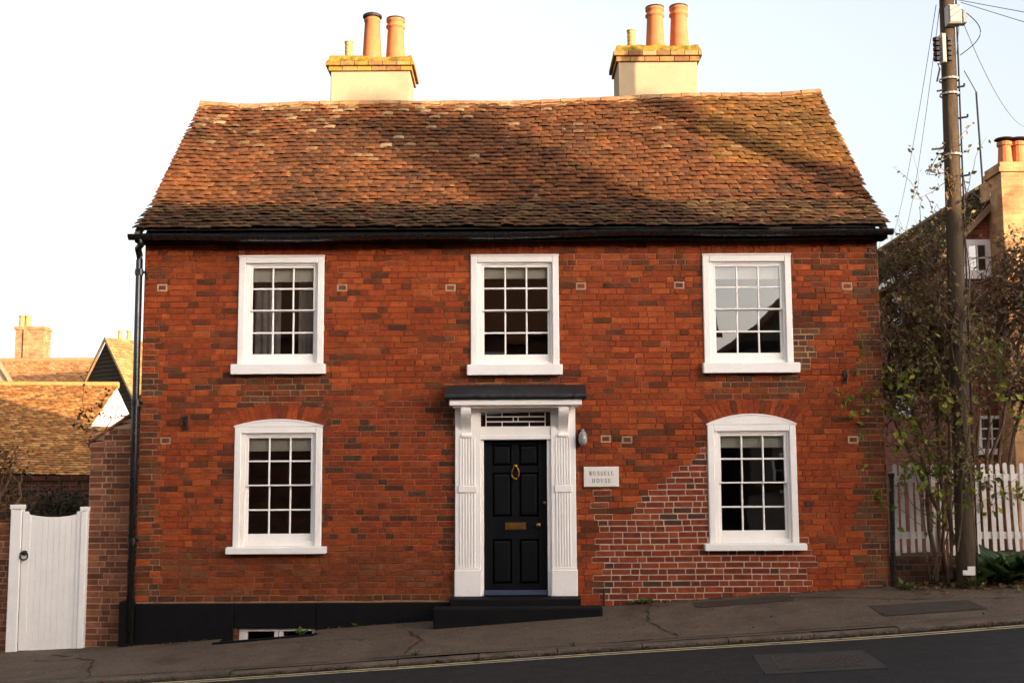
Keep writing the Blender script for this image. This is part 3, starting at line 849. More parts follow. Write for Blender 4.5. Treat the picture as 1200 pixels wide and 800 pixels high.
# ---- sash windows
def make_window(key):
    (c, s, crown) = WIN[key]
    x0, x1, z0, z1 = rect(*c)
    sx0, sx1 = px(s[0], s[2]).x, px(s[1], s[2]).x; zs = px((s[0] + s[1]) / 2, s[2]).z
    upper = crown is None
    ml = .165; mr = .140 if upper else .145; mt = .142 if upper else .145; mbm = .135 if upper else .155
    ml = .168
    ax0, ax1, az0, az1 = x0 + ml, x1 - mr, z0 + mbm, z1 - mt     # glazed area
    yf = -.022
    mb = MB(); bw_ = .085
    # architrave ring
    mb.box(x0, x0 + bw_, yf, .10, z0, z1, bev=.008)
    mb.box(x1 - bw_, x1, yf, .10, z0, z1, bev=.008)
    if upper:
        mb.box(x0 + bw_, x1 - bw_, yf, .10, z1 - .085, z1, bev=.008)
        mb.box(x0 - .004, x1 + .004, yf - .012, .02, z1 + .0005, z1 + .018)
    else:
        A = arc(x0, x1, z1, px(600, crown).z, 16)
        mb.prism(A + [(x1, z1 + .0)] if False else A, yf, .10)
        mb.box(x0 + bw_, x1 - bw_, yf + .004, .10, z1 - .085, z1 - .0005, bev=.004)
        B = arc(x0 - .006, x1 + .006, z1 - .012, px(600, crown).z, 16, .004); C = arc(x0 - .006, x1 + .006, z1 - .012, px(600, crown).z, 16, .022)
        mb.prism(B + C[::-1], yf - .008, .01)
    # box lining, set back
    mb.box(x0 + bw_, ax0 - .03, .014, .10, z0, z1 - .085, bev=.006)
    mb.box(ax1 + .03, x1 - bw_, .014, .10, z0, z1 - .085, bev=.006)
    mb.box(ax0 - .03, ax1 + .03, .014, .10, az1 + .03, z1 - .085, bev=.006)
    w = mb.build('window', white, house)
    # sill
    mb = MB()
    rings = []
    for xx in (sx0, sx0 + .01, sx1 - .01, sx1):
        e = .006 if xx in (sx0, sx1) else 0
        rings.append([(xx, -.105 + e, zs + .004 + e), (xx, -.105 + e, z0 - .014 - e), (xx, -.098 + e, z0 - .006 - e), (xx, .06, z0 + .004), (xx, .06, zs + .004)])
    mb.loft(rings); mb.build('sill', white, w)
    # sashes: upper in front, lower behind
    pw = (ax1 - ax0); zm = az0 + (az1 - az0) * .497; bar = .022
    def sash(zb, zt, yb, rail_b, rail_t):
        mb = MB(); d = .038
        mb.box(ax0 - .03, ax0 + .004, yb, yb + d, zb - rail_b, zt + rail_t, bev=.004)
        mb.box(ax1 - .004, ax1 + .03, yb, yb + d, zb - rail_b, zt + rail_t, bev=.004)
        mb.box(ax0 + .004, ax1 - .004, yb + .001, yb + d, zb - rail_b, zb, bev=.004)
        mb.box(ax0 + .004, ax1 - .004, yb + .001, yb + d, zt, zt + rail_t, bev=.004)
        h = zt - zb
        for q in (1, 2):
            xc = ax0 + pw * q / 3
            mb.box(xc - bar / 2, xc + bar / 2, yb + .006, yb + d - .004, zb, zt, bev=.006)
        zc = (zb + zt) / 2
        for q in range(3):
            xa = ax0 + .004 if q == 0 else ax0 + pw * q / 3 + bar / 2
            xb = ax1 - .004 if q == 2 else ax0 + pw * (q + 1) / 3 - bar / 2
            mb.box(xa, xb, yb + .007, yb + d - .004, zc - bar / 2, zc + bar / 2, bev=.005)
        mb.build('sash', white, w)
        for q in range(3):
            for v in range(2):
                xa = ax0 + pw * q / 3; xb = ax0 + pw * (q + 1) / 3
                za = zb + h * v / 2; zb2 = zb + h * (v + 1) / 2
                yy = yb + .02; tx_, tz_ = rnd.uniform(-.0025, .0025), rnd.uniform(-.0025, .0025)
                m2 = MB(); dx, dz = (xb - xa) / 2, (zb2 - za) / 2
                yv = lambda sx, sz: yy + (sx * dx * tx_ + sz * dz * tz_) * 2
                m2.face([(xa, yv(-1, -1), za), (xb, yv(1, -1), za), (xb, yv(1, 1), zb2), (xa, yv(-1, 1), zb2)])
                m2.build('pane', glass, w)
    sash(zm + .018, az1, .028, .018, .04)
    sash(az0, zm - .002, .066, .10, .018)
    mb = MB(); mb.box(ax0 - .03, ax1 + .03, .028, .064, z0 + .004, az0 - .095); mb.build('sash_stop', white, w)
    # blind
    bl = 1.05 * {'UL': .56, 'UC': .44, 'UR': .5, 'LL': .5, 'LR': .45}[key] * (az1 - az0) / 4
    mb = MB(); mb.box(ax0 - .02, ax1 + .02, .108, .114, az1 - bl, az1 + .035)
    mb.tube([(ax0 - .02, .113, az1 - bl), (ax1 + .02, .113, az1 - bl)], .008, 8)
    mb.build('roller_blind', blind_m, w)
    if key == 'UL':
        mb = MB()
        for (a, b) in ((ax0 - .03, ax0 + pw * .40), (ax0 + pw * .70, ax1 + .03)):
            xs = rng(a, b, .02)
            for i in range(len(xs) - 1):
                f = lambda x: .32 + .018 * math.sin(x * 70)
                mb.face([(xs[i], f(xs[i]), az0 - .1), (xs[i + 1], f(xs[i + 1]), az0 - .1), (xs[i + 1], f(xs[i + 1]), az1 + .1), (xs[i], f(xs[i]), az1 + .1)])
        mb.build('curtain', curtain_m, w)
    # room behind
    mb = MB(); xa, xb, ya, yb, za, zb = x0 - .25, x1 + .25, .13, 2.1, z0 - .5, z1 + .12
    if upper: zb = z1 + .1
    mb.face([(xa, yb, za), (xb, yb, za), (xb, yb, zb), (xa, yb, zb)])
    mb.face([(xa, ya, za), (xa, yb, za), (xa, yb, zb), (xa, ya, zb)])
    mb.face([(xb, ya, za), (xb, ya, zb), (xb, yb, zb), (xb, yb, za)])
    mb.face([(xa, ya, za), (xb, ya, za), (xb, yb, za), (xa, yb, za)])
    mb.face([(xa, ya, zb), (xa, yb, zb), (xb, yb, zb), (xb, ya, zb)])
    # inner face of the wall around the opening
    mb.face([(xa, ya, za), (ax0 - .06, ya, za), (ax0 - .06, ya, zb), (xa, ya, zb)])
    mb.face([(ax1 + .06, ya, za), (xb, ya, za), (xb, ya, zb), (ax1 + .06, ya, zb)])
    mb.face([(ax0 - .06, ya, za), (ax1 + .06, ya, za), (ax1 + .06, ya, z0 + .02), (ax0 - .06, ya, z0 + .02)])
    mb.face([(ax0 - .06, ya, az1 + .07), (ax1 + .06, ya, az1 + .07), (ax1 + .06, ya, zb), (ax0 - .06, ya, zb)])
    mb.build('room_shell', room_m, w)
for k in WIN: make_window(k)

# ---- door, surround and hood
def fr(a, b, c, d): return rect(a, b, c, d)
sur = bpy.data.objects.new('door_surround', None); COL.objects.link(sur); sur.parent = house
zb = px(600, 698).z; zt = px(600, 475).z
def pilaster(xa, xb):
    x0, x1 = px(xa, 590).x, px(xb, 590).x
    mb = MB(); w = x1 - x0
    zp = px(600, 664).z; zc = px(600, 512).z; zmid0, zmid1 = px(600, 576).z, px(600, 569).z
    mb.box(x0, x1, -.05, .12, zb, zt, bev=.006)
    mb.box(x0 - .008, x1 + .008, -.085, -.051, zb, zp - .03, bev=.01)
    mb.prism([(x0 - .004, zp - .029), (x1 + .004, zp - .029), (x1 - .03, zp), (x0 + .03, zp)], -.075, -.051)
    # reeded panel: raised fillets between flutes
    fx0, fx1 = x0 + .055, x1 - .055; nf = 6
    for za, zb_ in ((zp + .005, zmid0 - .01), (zmid1 + .01, zc - .01)):
        for q in range(nf):
            a = fx0 + (fx1 - fx0) * q / nf; b = fx0 + (fx1 - fx0) * (q + .62) / nf
            mb.box(a, b, -.060, -.051, za, zb_, bev=.004)
    mb.box(fx0 - .012, fx1 + .006, -.074, -.051, zmid0 - .006, zmid1 + .006, bev=.006)
    mb.build('pilaster', white, sur)
pilaster(533.5, 563.5); pilaster(646, 675)
# console brackets
for xa, xb in ((541, 552.5), (654, 665.5)):
    x0, x1 = px(xa, 495).x, px(xb, 495).x; z0_, z1_ = px(600, 512.5).z, zt
    prof = []
    for q in range(21):
        t = q / 20
        y = -.07 - .17 * (0.5 + .5 * math.cos(math.pi * t)) - .035 * math.sin(2 * math.pi * t) - .02 * (t > .85) * math.sin((t - .85) / .15 * math.pi)
        prof.append((y, z1_ + (z0_ - z1_) * t))
    prof += [(-.051, z0_), (-.051, z1_)]
    mb = MB(); mb.loft([[(x, y, z) for y, z in prof] for x in (x0, x1)])
    mb.build('console_bracket', white, sur)
# frame head, fanlight frame, transom, jambs
mb = MB()
hx0, hx1 = px(563.5, 490).x, px(646, 490).x
fx0, fx1 = px(561.5, 491).x, px(646.5, 491).x
ix0, ix1 = px(563.5, 590).x, px(646, 590).x
z483, z500, z515 = px(600, 482.5).z, px(600, 499.5).z, px(600, 515).z
e = .0
mb.box(ix0, ix1, -.03, .10, z483, zt, bev=.004)
mb.box(ix0, ix1, -.03, .10, z515 + .06, z500, bev=.004)
mb.box(ix0, ix1, -.042, .12, z515, z515 + .06, bev=.006)
jx0, jx1 = px(567, 600).x, px(641.5, 600).x
mb.box(ix0, jx0, -.01, .16, zb, z515, bev=.004); mb.box(jx1, ix1, -.01, .16, zb, z515, bev=.004)
mb.build('door_frame', white, sur)
fan = MB()
lead_bars = []
W_ = ix1 - ix0; H_ = z483 - z500
def fb(u0, u1, v0, v1): fan.box(ix0 + W_ * u0, ix0 + W_ * u1, .010, .026, z500 + H_ * v0, z500 + H_ * v1)
t = .013
fb(.07, .07 + t, 0, 1); fb(.93 - t, .93, 0, 1)
fb(.07 + t, .93 - t, .30, .30 + .07); fb(.07 + t, .93 - t, .64, .64 + .07)
for u in (.30, .69): fb(u, u + t, 0, .30); fb(u, u + t, .71, 1)
fb(.46, .46 + t, .37, .64); fb(.53, .53 + t, .37, .64)
fo = fan.build('fanlight_bars', white, sur)
mb = MB(); mb.face([(ix0, .03, z500), (ix1, .03, z500), (ix1, .03, z483), (ix0, .03, z483)]); mb.build('fanlight_pane', glass, sur)
mb = MB(); mb.box(ix0 - .1, ix1 + .1, .5, .52, z500 - .1, z483 + .1); mb.box(ix0 - .1, ix1 + .1, .13, .5, z500 - .12, z500 - .101); mb.build('hall_shell', room_m, sur)
# cornice and hood
cx0, cx1 = px(526, 471).x, px(682, 471).x
mb = MB(); zc0, zc1 = px(600, 475, -.3).z, px(600, 467.5, -.3).z
mb.box(cx0 + .02, cx1 - .02, -.30, -.001, zc0 + .004, zc1, bev=.006); mb.box(cx0 + .06, cx1 - .06, -.26, -.001, zc0 - .018, zc0 + .003, bev=.006)
mb.build('cornice', white, sur)
mb = MB(); zh1 = px(600, 450.5, -.05).z; n_ = 40; rings = []
for q in range(n_ + 1):
    x = cx0 - .035 + (cx1 - cx0 + .07) * q / n_
    j = rnd.uniform(-.008, .008)
    rings.append([(x, -.335 + j, zc1 + .002), (x, -.355 + j, zc1 + .03 + j), (x, -.345 + j, zc1 + .06), (x, -.10, zh1 - .012), (x, -.001, zh1 + j * .3), (x, -.001, zc1 + .002)])
mb.loft(rings); mb.build('hood_roof', lead, sur)
# door leaf with six sunk panels
d0, d1 = jx0 + .003, jx1 - .003; dz0_, dz1_ = px(600, 692).z, z515 - .004
mb = MB(); yd = .075; W_ = d1 - d0
stile = .105; mull = .10
rows = [(px(600, 684).z, px(600, 632).z), (px(600, 605).z, px(600, 553.5).z), (px(600, 545).z, px(600, 521).z)]
mb.box(d0, d0 + stile, yd, yd + .045, dz0_, dz1_, bev=.003); mb.box(d1 - stile, d1, yd, yd + .045, dz0_, dz1_, bev=.003)
cxm = (d0 + d1) / 2
zz = [dz0_] + [v for r_ in rows for v in r_] + [dz1_]
for i in range(0, 8, 2): mb.box(d0 + stile, d1 - stile, yd + .0005, yd + .045, zz[i], zz[i + 1], bev=.003)
for za, zb2 in rows: mb.box(cxm - mull / 2, cxm + mull / 2, yd + .0005, yd + .045, za, zb2, bev=.003)
door = mb.build('door', navy, house)
for za, zb2 in rows:
    for a, b in ((d0 + stile, cxm - mull / 2), (cxm + mull / 2, d1 - stile)):
        mb = MB(); bb = .012
        mb.loft([[(a + .045, yd + .014, za + .045), (b - .045, yd + .014, za + .045), (b - .045, yd + .014, zb2 - .045), (a + .045, yd + .014, zb2 - .045)],
                 [(a + .02, yd + .018, za + .02), (b - .02, yd + .018, za + .02), (b - .02, yd + .018, zb2 - .02), (a + .02, yd + .018, zb2 - .02)],
                 [(a, yd + .018, za), (b, yd + .018, za), (b, yd + .018, zb2), (a, yd + .018, zb2)]])
        mb.build('door_panel', navy, door)
# furniture
p = px(604, 545.5); mb = MB()
mb.lathe((p.x, yd - .012, p.z - .02), [(.012, -.012), (.034, -.006), (.034, .03), (.02, .042)], 12)
mb.tube([(p.x + .045 * math.sin(t) * (1 + .3 * math.cos(t)), yd - .03, p.z - .085 - .075 * math.cos(t)) for t in [2 * math.pi * q / 18 + .5 for q in range(17)]], .010, 8)
mb.lathe((p.x, yd - .02, p.z - .165), [(.008, -.015), (.026, -.008), (.026, .008), (.008, .015)], 10)
mb.build('knocker', brass, door, smooth=True)
a, b, c, d = rect(592, 616.5, 612, 620.5); mb = MB(); mb.box(a, b, yd - .012, yd, c, d, bev=.004); mb.box(a + .03, b - .03, yd - .020, yd - .0121, c + .02, d - .02, bev=.004); mb.build('letter_plate', brass, door)
for X, Y, r_ in ((631, 615, .033), (638, 589, .022)):
    p = px(X, Y); mb = MB(); n_ = 14
    prof = [(r_ * .9, 0), (r_ * .9, -.008), (r_ * .4, -.012), (r_ * .4, -.03), (r_ * .95, -.042), (r_ * .8, -.06), (r_ * .2, -.066)]
    mb.loft([[(p.x + rr * math.cos(2 * math.pi * q / n_), yd + yy, p.z + rr * math.sin(2 * math.pi * q / n_)) for q in range(n_)] for rr, yy in prof]); mb.build('door_knob', brass, door, smooth=True)
mb = MB(); mb.box(jx0, jx1, -.02, .14, px(600, 697).z, px(600, 691.5).z, bev=.006); mb.build('threshold', mat('blue_grey_threshold', S(62, 70, 92), .5, .1, 5), sur)
# painted plinth and steps
mb = MB(); x0, x1 = px(160, 720).x - .0, px(527, 720).x
cwx0, cwx1, cwz0, cwz1 = rect(274, 370, 735, 760)
mb.box(x0 - .015, cwx0, -.045, .10, -1.2, PLZ, bev=.012); mb.box(cwx1, x1, -.045, .10, -1.2, PLZ, bev=.012)
mb.box(cwx0, cwx1, -.0445, .10, cwz1, PLZ, bev=.012)
plinth = mb.build('plinth', black, house)
mb = MB(); mb.box(px(142, 720).x, x0 - .016, -.10, .10, -1.2, px(150, 704).z, bev=.01); mb.build('plinth_return', black, house)
mb = MB(); sx0, sx1 = px(527, 705, -.3).x, px(681, 705, -.3).x
mb.box(sx0, sx1, -.34, .16, -.6, px(600, 698).z - .003, bev=.015); mb.build('door_step', black, house)
mb = MB(); sx0, sx1 = px(508, 715, -.6).x, px(706, 715, -.6).x
mb.box(sx0, sx1, -.66, -.341, -.9, px(600, 712, -.6).z, bev=.015); mb.build('door_step', black, house)
# cellar window in its light well
mb = MB(); zc1 = cwz1; zc0 = cwz0 - .25
fw_ = .05
mb.box(cwx0 + .06, cwx0 + .06 + .10, .02, .09, zc0, zc1 - .045, bev=.004)
mb.box(cwx1 - fw_, cwx1, .02, .09, zc0, zc1 - .045, bev=.004)
xm = px(326, 745).x
mb.box(xm - .055, xm - .004, .02, .09, zc0, zc1 - .045, bev=.004); mb.box(xm + .004, xm + .055, .02, .09, zc0, zc1 - .045, bev=.004)
mb.box(cwx0 + .06, cwx1, .015, .09, zc1 - .045, zc1 - .001, bev=.004)
cw = mb.build('cellar_window', white2, house)
for a, b in ((cwx0 + .16, xm - .05), (xm + .05, cwx1 - fw_)):
    mb = MB(); mb.face([(a, .06, zc0), (b, .06, zc0), (b, .06, zc1 - .045), (a, .06, zc1 - .045)]); mb.build('pane', glass, cw)
mb = MB(); mb.box(cwx0, cwx1, .6, .62, zc0 - .3, zc1 + .1); mb.build('cellar_shell', black, cw)
mb = MB(); mb.box(cwx0 + .001, cwx0 + .059, -.03, .1, zc0, zc1 - .001); mb.build('reveal', brick_tex_mat('reveal_brick', S(110, 62, 40), S(90, 52, 36), S(110, 90, 74)), cw)
# wooden lip of the light well
lip = MB()
zl = lambda x: zg(x, well[2]) + .02
lip.loft([[(x, well[2] - .05, zl(x) - .3), (x, well[2] - .05, zl(x)), (x, well[2] + .02, zl(x)), (x, well[2] + .02, zl(x) - .3)] for x in (well[0] - .03, (well[0] + well[1]) / 2, well[1] + .03)])
lip.box(well[0] - .06, well[0], well[2] + .021, -.046, -.9, zl(well[0]) - .03)
lip.box(well[1], well[1] + .06, well[2] + .021, -.046, -.9, zl(well[1]) - .01)
lip.box(well[0], well[1], well[2] + .021, -.046, -1.0, zg(well[0], 0) - .22)
lip.build('light_well', black, house)
# iron hooks fixed to the wall
for X, Y in ((218, 494), (990, 441)):
    p = px(X, Y); mb = MB()
    mb.box(p.x - .02, p.x + .02, -.02, -.001, p.z - .09, p.z + .08)
    mb.tube([(p.x, -.02, p.z + .05), (p.x - .03, -.09, p.z + .06), (p.x - .05, -.12, p.z + .02), (p.x - .03, -.13, p.z - .02)], .012, 8)
    mb.tube([(p.x, -.02, p.z - .05), (p.x, -.10, p.z + .02)], .010, 8)
    mb.build('wall_hook', iron, house)
mb = MB(); p = px(707.5, 712); q = px(707.5, 690); mb.tube([(p.x, -.03, p.z - .2), (q.x, -.03, q.z)], .012, 8); mb.build('pipe_stub', iron, house)

# ---- name plate with serif capitals
plate = thing('name_plate', 'white rectangular name plate lettered RUSSELL HOUSE on brick beside the door', 'sign')
a, b, c, d = rect(684, 725, 546.5, 570)
mb = MB(); mb.box(a, b, -.03, -.006, c, d, bev=.004); mb.build('plate_panel', plate_m, plate)
def letter_strokes(ch):
    """capital on a 0..w x 0..1 grid: (polyline, thick)"""
    T, t = .17, .07
    ser = lambda x, z: ([(x - .13, z), (x + .13, z)], t)
    arcp = lambda cx, cz, rx, rz, a0, a1, n=12: [(cx + rx * math.cos(R(a0 + (a1 - a0) * i / n)), cz + rz * math.sin(R(a0 + (a1 - a0) * i / n))) for i in range(n + 1)]
    if ch == 'R': return .68, [([(.15, 0), (.15, 1)], T), ser(.15, .03), ([(.02, .97), (.3, .97)], t), (arcp(.28, .74, .27, .24, 90, -90), .13), ([(.15, .5), (.3, .5)], t), ([(.3, .5), (.62, .02)], T), ([(.54, .03), (.74, .03)], t)]
    if ch == 'U': return .74, [([(.15, 1), (.15, .32)], T), (arcp(.37, .32, .22, .29, 180, 360), .1), ([(.59, .32), (.59, 1)], t), ser(.15, .97), ser(.59, .97)]
    if ch == 'S': return .58, [(arcp(.29, .74, .2, .23, 30, 270), .12), (arcp(.29, .26, .22, .24, 90, -150), .14), ([(.48, .95), (.48, .72)], t), ([(.07, .28), (.07, .05)], t)]
    if ch == 'E': return .62, [([(.15, 0), (.15, 1)], T), ([(.02, .97), (.56, .97)], t), ([(.02, .03), (.58, .03)], t), ([(.15, .52), (.42, .52)], t), ([(.56, 1), (.56, .76)], t), ([(.58, 0), (.58, .25)], t), ([(.42, .62), (.42, .42)], t)]
    if ch == 'L': return .58, [([(.15, 0), (.15, 1)], T), ser(.15, .97), ([(.02, .03), (.55, .03)], t), ([(.55, 0), (.55, .26)], t)]
    if ch == 'H': return .78, [([(.15, 0), (.15, 1)], T), ([(.61, 0), (.61, 1)], T), ([(.15, .5), (.61, .5)], t), ser(.15, .97), ser(.15, .03), ser(.61, .97), ser(.61, .03)]
    if ch == 'O': return .80, [(arcp(.38, .5, .31, .47, 0, 360, 24), .13)]
def write(txt, xc, z, h, gap=.2):
    ws = [letter_strokes(ch)[0] for ch in txt]; tot = (sum(ws) + gap * (len(txt) - 1)) * h; x = xc - tot / 2
    for ch, w in zip(txt, ws):
        mb = MB(); k = 0
        for pts, th in letter_strokes(ch)[1]:
            for i in range(len(pts) - 1):
                A, B = Vector(pts[i]), Vector(pts[i + 1]); dv = (B - A).normalized(); nv = Vector((-dv.y, dv.x)) * th / 2
                yy = -.0312 - k * .00004; k += 1
                q = [A + nv, B + nv, B - nv, A - nv]
                mb.loft([[(x + v.x * h, yy, z + v.y * h) for v in q][::-1], [(x + v.x * h, -.0298, z + v.y * h) for v in q][::-1]])
        mb.build('letter', ink_m, plate); x += (w + gap) * h
H_ = d - c
write('RUSSELL', (a + b) / 2, c + H_ * .57, H_ * .20, .28); write('HOUSE', (a + b) / 2, c + H_ * .20, H_ * .20, .28)

# ---- lantern
lamp = thing('wall_lamp', 'small pale glass bulkhead lamp on dark bracket between door surround and name plate', 'lamp')
p = px(682.5, 514)
mb = MB(); mb.box(p.x - .06, p.x - .02, -.04, -.006, p.z - .10, p.z + .11, bev=.006); mb.tube([(p.x - .04, -.03, p.z + .09), (p.x - .01, -.08, p.z + .115), (p.x, -.10, p.z + .09)], .012, 8); mb.build('lamp_bracket', iron, lamp)
mb = MB(); mb.lathe((p.x, -.10, p.z), [(.015, .095), (.03, .088), (.048, .05), (.055, .0), (.052, -.04), (.04, -.075), (.015, -.085)], 18); mb.build('lamp_globe', lamp_glass, lamp, smooth=True)
mb = MB(); mb.lathe((p.x, -.10, p.z), [(.052, .035), (.058, .036), (.058, .046), (.05, .047)], 18); mb.lathe((p.x, -.10, p.z), [(.02, .088), (.022, .105), (.008, .12)], 12); mb.build('lamp_cage', grey_plastic, lamp)

# ------------------------------------------------------------------ left: garden wall, gate, back houses
gw = thing('garden_wall', 'narrow brown brick garden wall with sloping top between white gate and house', 'wall')
gx0, gx1 = px(102, 640, .10).x, XL - .02
ta, tb = px(104, 521, .1), px(152, 488, .1)
topf = lambda x: ta.z + (tb.z - ta.z) * (x - ta.x) / (tb.x - ta.x)
GW = [S(122, 72, 50), S(110, 64, 46), S(132, 84, 62), S(96, 60, 46), S(140, 88, 62)]
def gw_cols(x, z, w, r):
    return (scl(r.choice(GW), r.uniform(.85, 1.1)), mixc(S(178, 148, 122), S(140, 110, 88), r.random()), .013)
brickwork('garden_wall', gx0, gx1, -1.0, 2.6, [], gw_cols, gw, Y=.10, top=topf, seed=8, wallname='wall_face')
mb = MB(); mb.prism([(gx0, -1.1), (gx1, -1.1), (gx1, topf(gx1)), (gx0, topf(gx0))], .135, .36); mb.build('wall_core', side_brick, gw)
mb = MB(); mb.prism([(gx0 - .02, topf(gx0 - .02) + .004), (gx1, topf(gx1) + .004), (gx1, topf(gx1) + .04), (gx0 - .02, topf(gx0 - .02) + .04)], .08, .38); mb.build('coping', side_brick, gw)
gw2 = thing('garden_wall', 'low reddish brick garden wall left of the white gate, under brown shrub', 'wall')
brickwork('garden_wall', px(-420, 640, .10).x, px(11, 690, .10).x, -1.2, px(0, 612, .1).z, [], gw_cols, gw2, Y=.10, seed=9, wallname='wall_face')
mb = MB(); mb.box(px(-420, 640, .1).x, px(11, 690, .1).x, .135, .36, -1.3, px(0, 612, .1).z + .03); mb.build('wall_core', side_brick, gw2)

gate = thing('garden_gate', 'white painted boarded gate with dipped top and black ring handle', 'gate')
zgb = px(60, 762).z
def P2(x, y): q = px(x, y, .08); return q
for (xa, xb, yt) in ((11.5, 24.5, 591), (94, 101.5, 593.5)):
    mb = MB(); a_, b_ = P2((xa + 0), 680).x, P2(xb, 680).x
    mb.box(a_, b_, .02, .12, zgb - .1, P2(xa, yt + 5).z, bev=.008)
    mb.prism([(a_ - .008, P2(xa, yt + 5).z), (b_ + .008, P2(xa, yt + 5).z), (b_ + .008, P2(xa, yt).z), (a_ - .008, P2(xa, yt).z)], .012, .128)
    mb.build('gate_post', white, gate)
ga, gb = P2(25, 690).x, P2(93.6, 690).x
def gtop(x):
    f = (x - ga) / (gb - ga)
    zc = P2(55, 605.5).z; ze = P2(30, 599).z
    if f < .09 or f > .93: return ze
    return zc + .035 * ((f - .5) / .42) ** 2
nb = 8
stile_w = .10
xs = [ga] + rng(ga + stile_w, gb - .05, (gb - ga - .15) / nb) + [gb]
for i in range(len(xs) - 1):
    a_, b_ = xs[i] + .0012, xs[i + 1] - .0012
    pts = [(a_, zgb)] + [(b_, zgb)] + [(b_ + (a_ - b_) * q / 4, gtop(b_ + (a_ - b_) * q / 4)) for q in range(5)]
    mb = MB(); edge = i in (0, len(xs) - 2)
    yb_ = .036 if edge else .05
    inner = [((p[0] - (a_ + b_) / 2) * .965 + (a_ + b_) / 2, p[1]) for p in pts]
    mb.loft([[(p[0], yb_, p[1]) for p in inner], [(p[0], yb_ + .003, p[1]) for p in pts], [(p[0], .085, p[1]) for p in pts]])
    mb.build('gate_stile' if edge else 'gate_board', white, gate)
mb = MB(); p = P2(30.5, 649); mb.lathe((p.x, .03, p.z + .02), [(.01, -.03), (.035, -.02), (.035, .02), (.01, .03)], 12)
mb.tube([(p.x + .05 * math.cos(t), .012, p.z - .015 + .05 * math.sin(t)) for t in [2 * math.pi * q / 16 for q in range(17)]], .009, 8); mb.build('ring_handle', iron, gate, smooth=True)

# ---- roofs beyond the garden (distances from usual sizes, kept outside the street's own shadow)
def far_tiles(c_list, k=1.0):
    return lambda u, s, r: scl(r.choice(c_list), r.uniform(.75, 1.2) * k)
ORT = [S(168, 118, 66), S(156, 104, 58), S(150, 100, 58), S(178, 132, 80), S(136, 94, 58)]
out = thing('garden_outbuilding', 'long low orange tiled outbuilding with white gable beyond the garden gate', 'building')
D = 37.0; Yr = D - 15.2
rp = px(137, 452, Yr); ep = px(72, 557, 32.2 - 15.2)
ep.x = rp.x
lx = -24.0
def out_pt(u, s): return Vector((u, ep.y + (rp.y - ep.y) * s, ep.z + (rp.z - ep.z) * s + .03 * nz(u * .4, s * 2, 4) - .03 * math.sin(u * .5)))
mb = MB(); by = 2 * rp.y - ep.y
mb.face([out_pt(lx, 0), out_pt(rp.x, 0), out_pt(rp.x, 1), out_pt(lx, 1)])
mb.face([out_pt(lx, 1), out_pt(rp.x, 1), (rp.x, by, ep.z), (lx, by, ep.z)])
o = mb.build('roof', deck_m, out)
lay_tiles(o, out_pt, -18, rp.x + .06, 44, .2, far_tiles(ORT), 31)
mb = MB(); mb.tube([out_pt(lx, 1) + Vector((0, 0, .02)), out_pt(-16, 1) + Vector((0, 0, .02)), rp + Vector((.05, 0, .02))], .11, 8); mb.build('ridge_capping', mat('ridge_capping', S(170, 128, 72), .9, .2, 5, .4), o)
s5 = .50; q5 = out_pt(rp.x, s5)
mb = MB(); mb.face([out_pt(rp.x, 0), out_pt(rp.x + 2.4, 0), out_pt(rp.x + 2.4, s5), q5]); o2 = mb.build('lean_to_roof', deck_m, out)
lay_tiles(o2, lambda u, s: out_pt(u, s * s5), rp.x + .05, rp.x + 2.4, 22, .2, far_tiles(ORT), 35)
mb = MB(); mb.face([(rp.x, ep.y + .15, ep.z - 3), (rp.x, by - .15, ep.z - 3), (rp.x, by - .15, ep.z), (rp.x, rp.y, rp.z - .06), (rp.x, ep.y + .15, ep.z)]); mb.build('gable_wall', mat('white_render', S(214, 206, 196), .9, .06, 4, .2), out)
mb = MB(); mb.face([(lx, ep.y + .2, ep.z - 4), (rp.x - .001, ep.y + .2, ep.z - 4), (rp.x - .001, ep.y + .2, ep.z), (lx, ep.y + .2, ep.z)]); mb.build('brick_wall', side_brick, out)
mb = MB(); mb.box(rp.x + .01, rp.x + 2.2, ep.y + .25, q5.y, ep.z - 4, ep.z + .02); mb.build('lean_to_wall', side_brick, out)
mb = MB(); mb.face([(lx, by - .2, ep.z - 4), (rp.x - .001, by - .2, ep.z - 4), (rp.x - .001, by - .2, ep.z), (lx, by - .2, ep.z)][::-1]); mb.build('brick_wall', side_brick, out)

# house with the dark boarded gable, turned a little
bh = thing('boarded_house', 'dark weatherboarded gable house with tan tiled roof beyond the garden outbuilding', 'house')
D2 = 48.0; ap = px(126, 397, D2 - 15.2); lf = px(84, 455, D2 - 15.2)
ang = R(-38)      # gable turned toward the left
gx = Vector((math.cos(ang), math.sin(ang), 0)); gyv = Vector((-math.sin(ang), math.cos(ang), 0))
# half width along gable so that the left eave lands on its line of sight
half = (ap.x - lf.x) / math.cos(ang) * 1.02; drop = ap.z - lf.z + .2
foot = 9.0
def bpt(u, v, z): return Vector((ap.x, ap.y, 0)) + gx * u + gyv * v + Vector((0, 0, ap.z - z))
mb = MB(); Lh = 9
mb.face([bpt(-half * 1.08, 0, drop * 1.08), bpt(0, 0, 0), bpt(0, Lh, 0), bpt(-half * 1.08, Lh, drop * 1.08)][::-1])
mb.face([bpt(half * 1.08, -.1, drop * 1.08), bpt(half * 1.08, Lh, drop * 1.08), bpt(0, Lh, 0), bpt(0, -.1, 0)])
o = mb.build('roof', deck_m, bh)
lay_tiles(o, lambda u, s: bpt(half * 1.08 * (1 - s), u, drop * 1.08 * (1 - s)), -.12, Lh, 20, .2, far_tiles([S(170, 130, 84), S(150, 110, 70), S(160, 120, 80)]), 32, tlen=.2)
